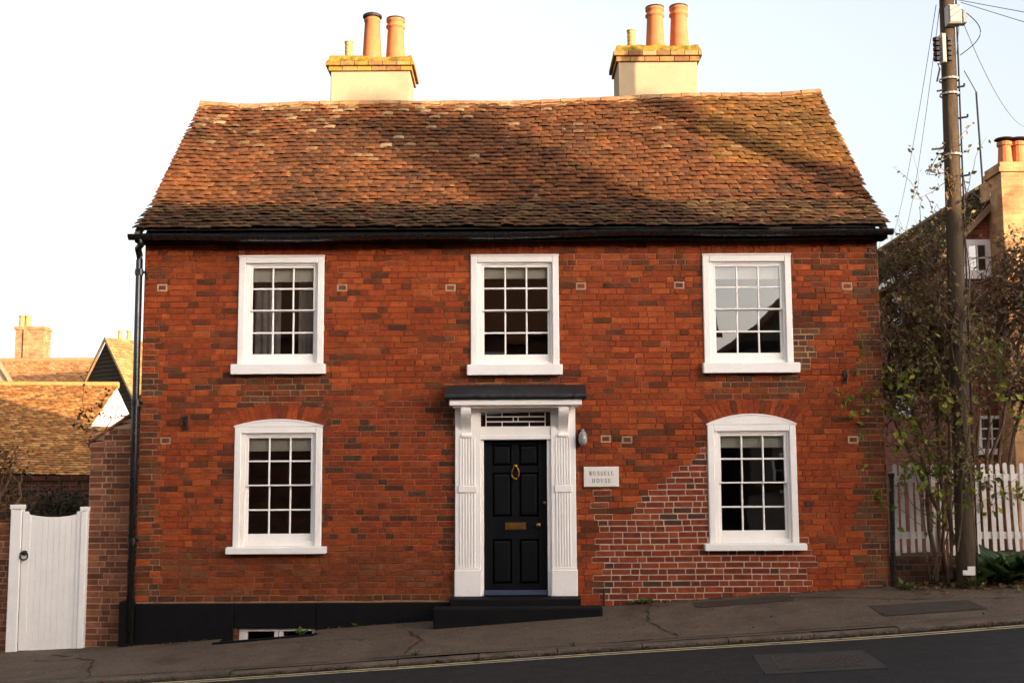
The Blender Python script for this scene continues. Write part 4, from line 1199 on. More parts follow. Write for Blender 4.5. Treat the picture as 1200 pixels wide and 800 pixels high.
for sgn in (-1, 1):
    mb = MB(); n_ = Vector((0, 0, .05))
    a_, b_ = bpt(sgn * half * 1.12, -.14, drop * 1.12), bpt(0, -.14, -.02)
    mb.loft([[a_ + n_, a_ - n_ * 2, a_ - n_ * 2 + gyv * .05, a_ + n_ + gyv * .05], [b_ + n_, b_ - n_ * 2, b_ - n_ * 2 + gyv * .05, b_ + n_ + gyv * .05]]); mb.build('barge_board', mat('tan_barge', S(150, 120, 84), .9, .1, 4), bh)
mb = MB(); mb.face([bpt(-half, .05, foot), bpt(half, .05, foot), bpt(half, .05, drop), bpt(0, .05, .05), bpt(-half, .05, drop)]); mb.face([bpt(half, .05, foot), bpt(half, Lh, foot), bpt(half, Lh, drop), bpt(half, .05, drop)]); mb.face([bpt(-half, .05, foot), bpt(-half, Lh, foot), bpt(-half, Lh, drop), bpt(-half, .05, drop)][::-1]); gwall = mb.build('gable_wall', board_m, bh)
bz = .15
while bz < 5:
    hw = min(half, half * bz / drop)
    mb = MB(); hw2 = min(half, half * (bz + .165) / drop)
    mb.loft([[bpt(-hw, .045, bz), bpt(hw, .045, bz), bpt(hw, .03, bz), bpt(-hw, .03, bz)], [bpt(-hw2, .045, bz + .165), bpt(hw2, .045, bz + .165), bpt(hw2, .0, bz + .165), bpt(-hw2, .0, bz + .165)]])
    mb.build('weatherboard', board_m, gwall); bz += .17
for X in (141, 151):
    p = px(X, 396, D2 - 15.2 + 7); mb = MB(); mb.lathe((p.x, p.y, p.z - 1.5), [(.14, 0), (.14, 1.4), (.11, 1.45), (.09, 1.75), (.12, 1.78), (.12, 1.86), (.05, 1.86)], 12); mb.build('chimney_pot', potbuff, bh)

fh = thing('far_house', 'distant house with orange tiled roof and tall brick chimney above the outbuilding roof', 'house')
D3 = 56.0; a_, b_ = px(-160, 424, D3 - 15.2), px(118, 422, D3 - 15.2)
mb = MB(); run = 3.4; rise = 3.4
mb.face([(a_.x, a_.y - run, b_.z - rise), (b_.x, b_.y - run, b_.z - rise), (b_.x, b_.y, b_.z), (a_.x, a_.y, b_.z)]); mb.face([(a_.x, a_.y, b_.z), (b_.x, b_.y, b_.z), (b_.x, b_.y + run, b_.z - rise), (a_.x, a_.y + run, b_.z - rise)])
o = mb.build('roof', deck_m, fh)
lay_tiles(o, lambda u, s: Vector((u, b_.y - run * (1 - s), b_.z - rise * (1 - s))), a_.x + 3, b_.x, 40, .24, far_tiles([S(164, 118, 78), S(156, 110, 72), S(170, 126, 86)]), 33)
mb = MB(); mb.tube([(a_.x, a_.y, b_.z), (b_.x, b_.y, b_.z)], .12, 8); mb.build('ridge_capping', mat('ridge_capping2', S(160, 112, 76), .9, .2, 5, .4), o)
mb = MB(); mb.box(a_.x + .3, b_.x - .3, b_.y - run + .3, b_.y + run - .3, b_.z - 10, b_.z - rise); mb.build('house_wall', far_brick, fh)
c0, c1 = px(17, 421, D3 - 15.2 + .2), px(50, 421, D3 - 15.2 + .2); zt_ = px(30, 382, D3 - 15.2).z
mb = MB(); mb.box(c0.x, c1.x, c0.y, c0.y + .9, c0.z - .8, zt_ - .15); mb.box(c0.x - .06, c1.x + .06, c0.y - .06, c0.y + .96, zt_ - .149, zt_); mb.box(c0.x + .42, c0.x + .60, c0.y - .10, c0.y - .001, c0.z - .5, zt_ - .15); ch = mb.build('chimney', brick_tex_mat('buff_brick', S(168, 122, 86), S(148, 100, 70), S(160, 134, 106)), fh)
for X in (26, 33):
    p = px(X, 380, D3 - 15 + .5); mb = MB(); mb.lathe((p.x, p.y, zt_), [(.16, 0), (.13, .5), (.17, .52), (.17, .6), (.1, .6)], 12); mb.build('chimney_pot', potbuff, ch)
mb = MB(); p, q = px(15, 457, D3 - 22), px(-5, 425, D3 - 18); w_ = Vector((-4, 0, 0)); mb.face([p, q, q + w_, p + w_][::-1]); mb.loft([[p + Vector((0, -.05, .1)), p + Vector((.2, -.05, .1)), p + Vector((.2, -.05, -.1)), p + Vector((0, -.05, -.1))], [q + Vector((0, -.05, .1)), q + Vector((.2, -.05, .1)), q + Vector((.2, -.05, -.1)), q + Vector((0, -.05, -.1))]]); mb.build('wing_roof', mat('pale_wing_roof', S(176, 150, 112), .9, .15, 4, .3), fh)

# ------------------------------------------------------------------ right: neighbour house
nb_ = thing('neighbour_house', 'brick neighbour house with mossy steep roof and tall end chimney behind the climbing shrub', 'house')
NY = 9.0
E = px(1105, 292, NY); A_ = px(1206, 188, NY)
hw = A_.x - E.x; zE, zA = E.z, A_.z; NL = 11.0; X0, X1, XA = E.x, E.x + 2 * hw, A_.x
mb = MB()
mb.face([(X0 + .12, NY, -.5), (X1 - .12, NY, -.5), (X1 - .12, NY, zE), (XA, NY, zA - .1), (X0 + .12, NY, zE)])
mb.face([(X0 + .12, NY + NL, -.5), (X0 + .12, NY, -.5), (X0 + .12, NY, zE), (X0 + .12, NY + NL, zE)])
mb.face([(X1 - .12, NY, -.5), (X1 - .12, NY + NL, -.5), (X1 - .12, NY + NL, zE), (X1 - .12, NY, zE)])
nbw = mb.build('house_wall', far_brick, nb_)
def nroof(u, s): return Vector((X0 - .12 + (XA - X0 + .12) * s, u, zE - .12 + (zA - zE + .12) * s))
mb = MB(); y0, y1 = NY - .15, NY + NL
mb.face([nroof(y1, 0), nroof(y0, 0), nroof(y0, 1), nroof(y1, 1)])
mb.face([(X1 + .12, y0, zE - .12), (X1 + .12, y1, zE - .12), (XA, y1, zA), (XA, y0, zA)])
o = mb.build('roof', deck_m, nb_)
MOSS = [S(92, 76, 50), S(80, 68, 46), S(104, 82, 54), S(86, 80, 46), S(70, 58, 42)]
lay_tiles(o, lambda u, s: nroof(-u, s), -y1, -y0, 26, .18, far_tiles(MOSS), 34, tlen=.18)
mb = MB(); mb.tube([(XA, y0, zA + .02), (XA, y1, zA + .02)], .1, 8); mb.build('ridge_capping', mat('ridge_capping3', S(110, 84, 58), .9, .2, 5, .4), o)
mb = MB()
for (p0, p1_) in (((X0 - .14, zE - .16), (XA, zA - .02)), ((X1 + .14, zE - .16), (XA, zA - .02))):
    mb.prism([(p0[0], p0[1]), (p1_[0], p1_[1]), (p1_[0], p1_[1] - .17), (p0[0], p0[1] - .17)] if p0[0] < p1_[0] else [(p1_[0] + .001, p1_[1]), (p0[0], p0[1]), (p0[0], p0[1] - .17), (p1_[0] + .001, p1_[1] - .17)], NY - .17, NY - .12)
mb.build('barge_board', mat('tan_barge2', S(132, 104, 78), .8, .1, 4), nb_)
mb = MB(); mb.box(X0 - .2, X0 - .05, NY - .1, NY + NL, zE - .26, zE - .14); mb.build('white_fascia', white2, nb_)
# exterior chimney breast on the gable
c0 = px(1176, 260, NY - .75); cxr = 2 * XA - c0.x; ztop = px(1180, 190, NY - .75).z; zsh = px(1180, 210, NY - .75).z
mb = MB(); mb.box(c0.x, cxr, NY - .75, NY + .001, -.5, ztop - .2); mb.box(c0.x - .05, cxr + .05, NY - .8, NY + .05, ztop - .199, ztop - .1); mb.box(c0.x - .02, cxr + .02, NY - .77, NY + .02, ztop - .099, ztop)
mb.box(c0.x + .001, cxr - .001, NY + .002, NY + .35, zA - 1.6, ztop - .2)
nch = mb.build('chimney', brick_tex_mat('chimney_brick', S(176, 130, 86), S(156, 110, 72), S(160, 134, 104)), nb_)
for X, yt in ((1178, 166), (1193.5, 166)):
    p = px(X, 190, NY - .35); h = px(X, yt, NY - .35).z - ztop; mb = MB(); mb.lathe((p.x, p.y, ztop), [(.15, 0), (.12, h * .8), (.15, h * .82), (.15, h * .95), (.1, h)], 14); mb.build('chimney_pot', potm, nch)
    mb = MB(); mb.lathe((p.x, p.y, ztop + h), [(.03, 0), (.03, .03), (.2, .035), (.18, .06), (.04, .08)], 14); mb.build('pot_cowl', iron, nch)
def casement(parent, corner, ux, w, h, nx, nzn, depth_dir, name='window', fwid=.07):
    """white framed window: corner = lower left, ux along wall, depth_dir outward"""
    ux = Vector(ux); o_ = Vector(depth_dir); z_ = Vector((0, 0, 1)); c = Vector(corner)
    def bar(u0, u1, v0, v1, d0, d1, mb):
        P_ = [c + ux * u + z_ * v for u, v in ((u0, v0), (u1, v0), (u1, v1), (u0, v1))]
        mb.loft([[q + o_ * d1 for q in P_], [q + o_ * d0 for q in P_]])
    mb = MB()
    bar(0, fwid, 0, h, .0, .05, mb); bar(w - fwid, w, 0, h, 0, .05, mb); bar(fwid, w - fwid, h - fwid, h, 0, .0495, mb); bar(fwid, w - fwid, 0, fwid, 0, .0495, mb)
    bar(-.04, w + .04, -.06, -.001, 0, .1, mb)
    iw, ih = w - 2 * fwid, h - 2 * fwid
    for i in range(1, nx): bar(fwid + iw * i / nx - .015, fwid + iw * i / nx + .015, fwid, h - fwid, .01, .04, mb)
    for j in range(1, nzn):
        for i in range(nx): bar(fwid + iw * i / nx + (.015 if i else 0), fwid + iw * (i + 1) / nx - (.015 if i < nx - 1 else 0), fwid + ih * j / nzn - .015, fwid + ih * j / nzn + .015, .011, .039, mb)
    wo = mb.build(name, white2, parent)
    for i in range(nx):
        for j in range(nzn):
            P_ = [c + ux * u + z_ * v + o_ * .02 for u, v in ((fwid + iw * i / nx, fwid + ih * j / nzn), (fwid + iw * (i + 1) / nx, fwid + ih * j / nzn), (fwid + iw * (i + 1) / nx, fwid + ih * (j + 1) / nzn), (fwid + iw * i / nx, fwid + ih * (j + 1) / nzn))]
            m2 = MB(); m2.face(P_); m2.build('pane', glass, wo)
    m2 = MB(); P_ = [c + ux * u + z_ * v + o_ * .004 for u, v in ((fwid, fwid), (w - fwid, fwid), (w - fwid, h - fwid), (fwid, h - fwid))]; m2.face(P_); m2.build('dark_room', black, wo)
    return wo
def win_px(l, r_, t, b_, nx, nzn, fwid=.07):
    p0, p1_ = px(l, b_, NY), px(r_, t, NY)
    return casement(nb_, (p0.x, NY, p0.z), (1, 0, 0), p1_.x - p0.x, p1_.z - p0.z, nx, nzn, (0, -1, 0), fwid=fwid)
win_px(1129, 1160, 281, 324, 2, 2, .12); win_px(1147, 1176.5, 487, 529, 2, 3, .06)
for (za, hh) in ((px(1060, 372, 11).z, 1.0), (px(1060, 478, 11).z - .1, 1.5)):
    casement(nb_, (X0 + .12, 12.6, za), (0, -1, 0), 1.1, hh, 2, 2, (-1, 0, 0), fwid=.16)
mb = MB(); p, q = px(1144, 108, NY + 2), px(1152, 215, NY + 2); mb.tube([q + Vector((0, 0, -.4)), p], .022, 6); mb.tube([p + Vector((-.25, 0, .5)), p], .01, 6); mb.build('aerial_mast', iron, nb_)

# ---- picket fences on a low wall
FY = .30
def picket_fence(label, xa_px, xb_px, zb_px, zt_px, rails_px, lean=0.0):
    f = thing('picket_fence', label, 'fence', None)
    x = px(xa_px, 600, FY).x; xe = px(xb_px, 600, FY).x; st = .098; i = 0
    zb_, zt_ = px(xa_px, zb_px, FY).z, px(xa_px, zt_px, FY).z
    mb = MB(); w = .052; h = zt_ - zb_
    poly = [(-w / 2, 0), (w / 2, 0), (w / 2, h - .03)] + [(w / 2 * math.cos(t), h - .03 + .03 * math.sin(t)) for t in [math.pi * q / 8 for q in range(1, 8)]] + [(-w / 2, h - .03)]
    mb.prism(poly, 0, .018); proto = mb.build('picket', white2, f); me = proto.data; first = True
    while x < xe:
        o = proto if first else bpy.data.objects.new('picket', me)
        if not first: COL.objects.link(o); o.parent = f
        first = False
        o.location = (x + rnd.uniform(-.006, .006), FY, zb_ + rnd.uniform(-.012, .012)); o.rotation_euler = (0, rnd.uniform(-.012, .012) + lean, 0)
        x += st
    x0_ = px(xa_px, 600, FY).x
    for yy in rails_px:
        z = px(xa_px, yy, FY).z; mb = MB(); mb.box(x0_ - .05, xe + .02, FY + .019, FY + .055, z - .045, z + .045); mb.build('rail', white2, f)
    for xx in (x0_ - .03, xe - .05):
        mb = MB(); mb.box(xx, xx + .08, FY + .056, FY + .136, zb_ - .5, zt_ - .08); mb.build('fence_post', white2, f)
    return f
picket_fence('white picket fence panel between brick house corner and telegraph pole', 1050, 1119, 647, 544, (561, 627))
picket_fence('white picket fence panel beyond the telegraph pole, above broad leafy plants', 1146, 1560, 645, 543, (559, 627), -.01)
lw = thing('low_wall', 'low brown brick wall carrying the white picket fence', 'wall')
def lw_cols(x, z, w, r): return (scl(r.choice([S(96, 62, 48), S(84, 56, 44), S(104, 66, 50), S(74, 50, 42)]), r.uniform(.8, 1.1)), S(110, 92, 78), .013)
lx0, lx1, lzt = XR + .03, 11.0, px(1085, 651, FY - .06).z
brickwork('low_wall', lx0, lx1, -.2, lzt, [], lw_cols, lw, Y=FY - .06, seed=12, wallname='wall_face', singles=300)
mb = MB(); mb.box(lx0, lx1, FY - .025, FY + .16, -.5, lzt - .004); mb.build('wall_core', side_brick, lw)
post = thing('drain_post', 'thin black post standing at the brick house corner beside picket fence', 'post')
p, q = px(1047, 690, -.02), px(1044.5, 556, -.02); mb = MB(); mb.tube([p + Vector((0, 0, -.2)), q], .032, 10); mb.lathe(q, [(.034, -.03), (.042, -.02), (.042, .02), (.01, .03)], 10); mb.build('post_shaft', black_g, post)

# ---- telegraph pole
pole = thing('telegraph_pole', 'weathered wooden telegraph pole carrying wires and grey junction boxes', 'pole')
PY = -.28
pb = px(1133, 690, PY); pt = px(1106, -90, PY)
def pp(y):   # centre of pole at photo row y
    t = (690 - y) / 780; q = pb.lerp(pt, t); return q
mb = MB(); N_ = 14; mb.tube([pb.lerp(pt, i / N_) + Vector((.006 * nz(i, 1, 1), 0, 0)) - Vector((0, 0, .4 if i == 0 else 0)) for i in range(N_ + 1)], [.118 - .032 * i / N_ for i in range(N_ + 1)], 16); mb.build('pole_shaft', wood_pole, pole, smooth=True)
def at_(x, y, d=0.0): return px(x, y, PY + d)
c = at_(1117, 19, -.16); mb = MB(); mb.box(c.x - .085, c.x + .085, c.y - .08, c.y + .07, c.z - .12, c.z + .13, bev=.02); mb.build('junction_box', grey_plastic, pole)
c = at_(1128, 19, -.1); mb = MB(); mb.box(c.x - .02, c.x + .03, c.y - .06, c.y + .06, c.z - .11, c.z + .05, bev=.01); mb.build('cable_clamp', grey_plastic, pole)
# splitter block: central pale strip with ribbed dark ports either side
c = at_(1104, 57, -.15); mb = MB(); mb.box(c.x - .025, c.x + .03, c.y - .07, c.y + .05, c.z - .20, c.z + .18, bev=.01); blk = mb.build('terminal_block', grey_plastic, pole)
for sg in (-1, 1):
    for q in range(5):
        z = c.z + .12 - q * .065; xx = c.x + sg * .075
        mb = MB(); mb.lathe((xx, c.y - .01, z), [(.02, -.03), (.042, -.026), (.046, .0), (.042, .018), (.02, .022)], 10); mb.build('cable_port', iron, blk)
mb = MB(); mb.tube([c + Vector((-.06, 0, -.2)), c + Vector((-.05, -.02, -.28)), at_(1098, 96, -.12)], .012, 6); mb.build('cable_tail', iron, pole)
c2 = pp(4); mb = MB(); mb.box(c2.x - .14, c2.x + .16, c2.y - .13, c2.y - .10, c2.z - .03, c2.z + .03); mb.tube([c2 + Vector((-.14, -.12, 0)), c2 + Vector((-.2, -.12, .05))], .012, 6); mb.build('cross_bracket', iron, pole)
for (x0_, y0_, x1_, y1_) in ((1098, 107, 1130, 101), (1122, 139, 1134, 137), (1092, 175, 1106, 174), (1122, 207, 1136, 205), (1110, 258, 1124, 256)):
    mb = MB(); a_, b_ = at_(x0_, y0_, -.03), at_(x1_, y1_, -.03); mb.tube([a_, b_], .013, 8); mb.tube([b_, b_ + Vector((0, 0, .035))], .012, 6); mb.build('step_iron', iron, pole)
for yy in (103, 121, 194): 
    c = pp(yy); rr = .115 + .00005 * yy; mb = MB(); mb.lathe((c.x, c.y, c.z), [(rr, -.012), (rr + .006, -.012), (rr + .006, .012), (rr, .012)], 16, cap=False); mb.build('steel_band', grey_plastic, pole)
c = pp(668); mb = MB()
mb.box(c.x - .10, c.x + .05, c.y - .165, c.y - .15, c.z - .06, c.z + .0); mb.box(c.x - .04, c.x + .05, c.y - .166, c.y - .15, c.z + .001, c.z + .045); mb.build('pole_label', plate_m, pole)
mb = MB(); p = at_(1149, 676, .05); mb.prism([(p.x - .06, p.z - .10), (p.x + .05, p.z - .10), (p.x - .02, p.z + .10), (p.x - .06, p.z + .10)], p.y, p.y + .02); mb.build('guard_strip', plate_m, pole)
mb = MB(); mb.tube([pp(y) + Vector((.10 + .00003 * y, -.06, 0)) for y in (-60, 30, 60, 120, 200, 300, 420, 560, 680)], .011, 6); mb.build('riser_cable', iron, pole)
# wires
def wire(label, a_, b_, sag, rad=.0045):
    w = MB(); pts = [a_.lerp(b_, i / 24) - Vector((0, 0, sag * 4 * (i / 24) * (1 - i / 24))) for i in range(25)]
    w.tube(pts, rad, 5); o = w.build('overhead_wire', wire_m); tag(o, label, 'wire', 'overhead wires on the telegraph pole'); return o
wire('overhead wire dropping from telegraph pole behind the right end of tiled roof', at_(1097, 6), px(1040, 292, 26), .5, .005)
wire('overhead wire dropping from telegraph pole toward the mossy neighbour roof', at_(1101, 10), px(1052, 290, 27), .7, .005)
wire('overhead wire running level from pole top out over the neighbour chimney', at_(1122, 0), px(1122, 0, PY).lerp(px(1320, 22, -4), 9), .3)
wire('second overhead wire just under the level one at the pole top', at_(1126, 3), px(1126, 3, PY).lerp(px(1330, 42, -4), 9), .5)
wire('sagging overhead wire curving past the neighbour chimney pots', at_(1128, 25), px(1206, 150, 8.6), .35, .005)
wire('slack loop of wire hanging beside the junction box on the pole', at_(1126, 12, -.1), at_(1121, 64, -.1), -.02)
w = MB(); w.tube([at_(1125 + 24 * math.sin(math.pi * i / 16) , 10 + 55 * i / 16, -.1 - .1 * math.sin(math.pi * i / 16)) for i in range(17)], .006, 5); o = w.build('cable_loop', iron, pole)

# ------------------------------------------------------------------ plants
def leaf_into(mb, p, L_, W_, d, n, col):
    d = d.normalized(); s = d.cross(n)
    if s.length < .01: s = d.cross(Vector((1, 0, 0.3)))
    s.normalize(); n = s.cross(d)
    m = p + d * L_ * .5
    a = len(mb.v)
    mb.v.extend([tuple(p), tuple(m + s * W_ * .5 + n * W_ * .12), tuple(p + d * L_), tuple(m - s * W_ * .5 + n * W_ * .12)])
    mb.f.append((a, a + 1, a + 2)); mb.f.append((a, a + 2, a + 3)); mb.c.extend([col, col])
def rv(r, s=1.0): return Vector((r.uniform(-1, 1), r.uniform(-1, 1), r.uniform(-1, 1))) * s
def twig(mb, p, d, L_, rad, r, n=6, wander=.35, grav=0.0):
    pts = [p.copy()]; d = d.normalized()
    for i in range(n):
        d = (d + rv(r, wander) + Vector((0, 0, grav))).normalized(); p = p + d * (L_ / n); pts.append(p.copy())
    mb.tube(pts, [rad * (1 - .75 * i / n) for i in range(n + 1)], 4, cap=False)
    return pts
OL = [S(134, 122, 66), S(112, 106, 60), S(146, 124, 70), S(120, 92, 60), S(100, 96, 58), S(134, 102, 66), S(104, 84, 62)]
YG = [S(140, 142, 40), S(118, 126, 38), S(152, 146, 50), S(98, 112, 36)]
THIN = [(1126, 1164, 276, 328), (1143, 1182, 480, 536)]     # openings in the twigs, as photographed
def thin(p, r):
    X, Y = to_px(p)
    return any(a < X < b and c < Y < d for a, b, c, d in THIN) and r.random() < .9
def shrub(name, label, stems, box, ntw, nleaf, seed, pal, lsz, cat='shrub', group=None, tw_rad=.007, dens=None, grav=0.0, stem_rad=.028):
    """stems = list of polylines; twigs grow from points inside box; leaves sit along the twigs"""
    r = random.Random(seed); t = thing(name, label, cat, group)
    mb = MB(); lf = MB(); pts_all = []
    for st in stems:
        P_ = []
        for i in range(len(st) - 1):
            for q in range(4): P_.append(Vector(st[i]).lerp(Vector(st[i + 1]), q / 4) + rv(r, .03))
        P_.append(Vector(st[-1])); mb.tube(P_, [stem_rad * (1 - .6 * i / len(P_)) for i in range(len(P_))], 6, cap=False)
        pts_all += P_[2:]
    src = list(pts_all); twigs = []
    for k in range(ntw):
        for _ in range(30):
            p = r.choice(src)
            if dens is None or r.random() < dens(p): break
        d = rv(r) + Vector((0, -.1, .35))
        L_ = r.uniform(.3, .9)
        end = p + d.normalized() * L_
        if not (box[0] < end.x < box[1] and box[2] < end.y < box[3] and box[4] < end.z < box[5]) or thin(end, r) or thin((p + end) / 2, r): continue
        T = twig(mb, p, d, L_, tw_rad * r.uniform(.6, 1.2), r, 6, .4, grav)
        twigs.append(T)
        if len(src) < 1600: src += T[2:]
    for k in range(nleaf):
        T = r.choice(twigs); i = r.randrange(1, len(T)); p = T[i] + rv(r, .03)
        if thin(p, r) or (dens is not None and r.random() > dens(p)): continue
        s = r.uniform(.6, 1.3) * lsz
        leaf_into(lf, p, s, s * .6, rv(r) + Vector((0, -.2, -.3)), rv(r) + Vector((0, -.4, .8)), scl(r.choice(pal), r.uniform(.5, 1.0)))
    mb.build('stems', bark, t); lf.build('foliage', leaf_m, t)
    return t, twigs
g0 = zw(5.2)
def gp(X, Y, d=0.0): return px(X, Y, d)
shrub('climbing_shrub', 'sparse olive climbing shrub filling the gap between brick house and telegraph pole',
      [[gp(1100, 680, .05), gp(1085, 560, .15), gp(1060, 430, .3), gp(1055, 330, .5)], [gp(1110, 680, .1), gp(1100, 520, .2), gp(1085, 400, .4), gp(1080, 310, .6)],
       [gp(1112, 670, .2), gp(1080, 500, .5), gp(1045, 420, .2), gp(1040, 350, .3)], [gp(1116, 680, .0), gp(1112, 500, .0), gp(1100, 380, .1), gp(1100, 290, .3)],
       [gp(1118, 640, -.1), gp(1095, 470, .1), gp(1062, 390, .1), gp(1048, 300, .3)], [gp(1100, 600, .1), gp(1050, 500, .1), gp(1035, 450, .1)]],
      (4.72, 6.0, -.4, 1.6, 1.0, 5.0), 1300, 10500, 3, OL, .058, dens=lambda p: .35 + .65 * max(0, min(1, .6 + 1.6 * nz(p.x * 1.6, p.z * 1.6, 2))))
shrub('climbing_shrub', 'bare brown twiggy shrub spreading right of the telegraph pole before the neighbour house',
      [[gp(1150, 640, .6), gp(1160, 500, .7), gp(1150, 400, .8), gp(1150, 320, .9)], [gp(1155, 640, .7), gp(1180, 480, .8), gp(1200, 380, .9), gp(1195, 300, 1.0)],
       [gp(1160, 640, .8), gp(1200, 470, .9), gp(1240, 380, 1.0), gp(1260, 320, 1.0)], [gp(1145, 600, .5), gp(1150, 450, .5), gp(1135, 340, .6)], [gp(1160, 560, .5), gp(1185, 440, .4), gp(1215, 420, .5)]],
      (5.6, 8.2, .1, 2.2, 1.9, 5.0), 1500, 9000, 4, [S(112, 88, 64), S(126, 98, 68), S(98, 86, 62), S(120, 104, 68), S(92, 78, 62)], .07, dens=lambda p: .4 + .6 * max(0, min(1, .6 + 1.6 * nz(p.x * 1.6, p.z * 1.6, 8))))
shrub('pole_creeper', 'thin leafy creeper winding up the telegraph pole shaft', [[pp(650) + Vector((-.13, -.08, 0)), pp(500) + Vector((.05, -.16, 0)), pp(400) + Vector((-.13, -.08, 0)), pp(300) + Vector((.12, -.05, 0)), pp(215) + Vector((-.1, -.08, 0))], [pp(640) + Vector((.13, -.08, 0)), pp(450) + Vector((-.05, -.17, 0)), pp(330) + Vector((.14, -.05, 0)), pp(215) + Vector((.12, -.03, 0))]],
      (4.9, 6.2, -1, .4, .9, 6.3), 240, 1500, 5, OL, .07, cat='climber', tw_rad=.005, stem_rad=.014)
shrub('yellow_vine', 'vine with broad yellow-green autumn leaves trailing over the picket fence', [[gp(1090, 680, -.05), gp(1080, 600, -.1), gp(1060, 500, -.1), gp(1020, 450, -.12)], [gp(1095, 680, -.1), gp(1105, 580, -.15), gp(1100, 500, -.2), gp(1120, 440, -.3)], [gp(1100, 680, -.1), gp(1120, 560, -.35), gp(1150, 470, .1), gp(1190, 450, .3)], [gp(1040, 520, -.1), gp(1015, 470, -.1), gp(990, 460, -.1)]],
      (4.05, 6.9, -.7, .7, .4, 3.4), 200, 760, 6, YG, .105, cat='vine', tw_rad=.004, grav=-.05, stem_rad=.008)
def tuft(name, label, p, n, h, seed, pal, cat='plant', wid=.35, group=None):
    r = random.Random(seed); mb = MB(); p = Vector(p)
    for i in range(n):
        a = r.uniform(0, 2 * math.pi); d = Vector((math.cos(a), math.sin(a) * .6 - .15, r.uniform(.6, 1.8))); L_ = h * r.uniform(.5, 1.1)
        b = p + Vector((math.cos(a), math.sin(a), 0)) * h * .15 * r.random()
        leaf_into(mb, b + d.normalized() * L_ * .3, L_ * .8, L_ * wid, d + Vector((math.cos(a), math.sin(a), -.4)) * .5, Vector((0, -.5, 1)), scl(r.choice(pal), r.uniform(.7, 1.2)))
        mb.tube([b, b + d.normalized() * L_ * .35], .003, 4, scl(pal[0], .8), cap=False)
    o = mb.build(name, leaf_m); tag(o, label, cat, group); return o
GR = [S(72, 96, 46), S(60, 82, 40), S(86, 106, 54), S(52, 70, 38)]
tufts = [(1158, 683, 'leafy_plant', 'broad-leaved dark green plant beside the pole foot under the fence', 40, .5), (1178, 686, 'leafy_plant', 'broad-leaved dark green clump further from the pole under the fence', 48, .52), (1205, 688, 'leafy_plant', 'broad-leaved green clump at the fence beyond the other two clumps', 46, .5)]
for i, (X, Y, nm, lb, n_, h) in enumerate(tufts):
    q = px(X, Y, -.05); tuft(nm, lb, (q.x, -.05, zg(q.x, -.05)), n_, h, 60 + i, GR, 'plant', .5)
for i, (X, yy, lb, n_, h) in enumerate(((757, -.06, 'small green weed at the wall foot below the white-mortared bricks', 22, .12), (742, -.05, 'tiny weed sprig at the wall foot near the door steps', 10, .09),
        (354, -.36, 'young green weed sprouting from the cellar light well', 12, .13), (420, -.06, 'tiny weed at the foot of black plinth right of cellar window', 8, .09),
        (1140, -.35, 'weeds around the foot of the telegraph pole', 26, .22), (1062, -.3, 'weeds at the pavement edge below the picket fence', 20, .16), (690, -.5, 'thin weed strip along the edge of black door steps', 16, .06),
        (487, -2.2, 'small weed growing out of the kerb crack below the door', 10, .07), (672, -2.2, 'small weed in kerb joint below the name plate', 10, .06))):
    q = px(X, 700, yy); tuft('weed', lb, (q.x, yy, zg(q.x, yy) - .005), n_, h, 80 + i, [S(72, 92, 38), S(88, 104, 44), S(58, 76, 34)], 'weed', .4, 'weeds in the pavement')
# garden shrubs behind the gate
shrub('garden_shrub', 'brown autumn shrub with amber leaves overhanging the wall beside the gate', [[px(-20, 640, .6), px(0, 590, .6), px(15, 550, .6)], [px(-40, 640, .8), px(-20, 580, .8), px(-10, 540, .8)], [px(5, 640, .5), px(18, 600, .5), px(26, 560, .5)]],
      (-9, -6.32, .25, 1.5, .4, 2.2), 320, 1700, 14, [S(120, 78, 36), S(140, 96, 44), S(92, 62, 36), S(80, 68, 38)], .07)
shrub('garden_shrub', 'dark green low bush seen over the dip of the white gate', [[px(45, 640, 3.0), px(50, 600, 3.0), px(55, 578, 3.0)], [px(80, 640, 3.4), px(85, 600, 3.4), px(92, 582, 3.4)], [px(60, 640, 3.2), px(68, 600, 3.2), px(72, 585, 3.2)]],
      (-9, -5.6, 2.0, 4.4, .0, px(60, 572, 3.2).z), 380, 2200, 15, [S(48, 58, 32), S(60, 70, 38), S(40, 44, 30), S(58, 48, 34)], .07)
shrub('wall_creeper', 'thin creeper on the sloping garden wall in front of white gable', [[px(112, 530, .5), px(125, 500, .5), px(140, 475, .5)], [px(108, 535, .45), px(104, 520, .45), px(100, 515, .45)]],
      (-6.0, -4.85, .38, .9, 1.8, 2.9), 36, 110, 16, [S(78, 72, 40), S(98, 84, 44), S(60, 50, 34)], .06, cat='climber', tw_rad=.004, stem_rad=.01)
yardw = thing('yard_wall', 'old brown brick yard wall behind the white gate under the orange roof', 'wall')
p0, p1_ = px(-80, 566, 6.0), px(150, 562, 6.0)
mb = MB(); mb.box(p0.x, p1_.x, 6.0, 6.25, -1.5, p1_.z); mb.box(p0.x, p1_.x, 5.96, 6.29, p1_.z + .001, p1_.z + .07); mb.build('wall_body', side_brick, yardw)

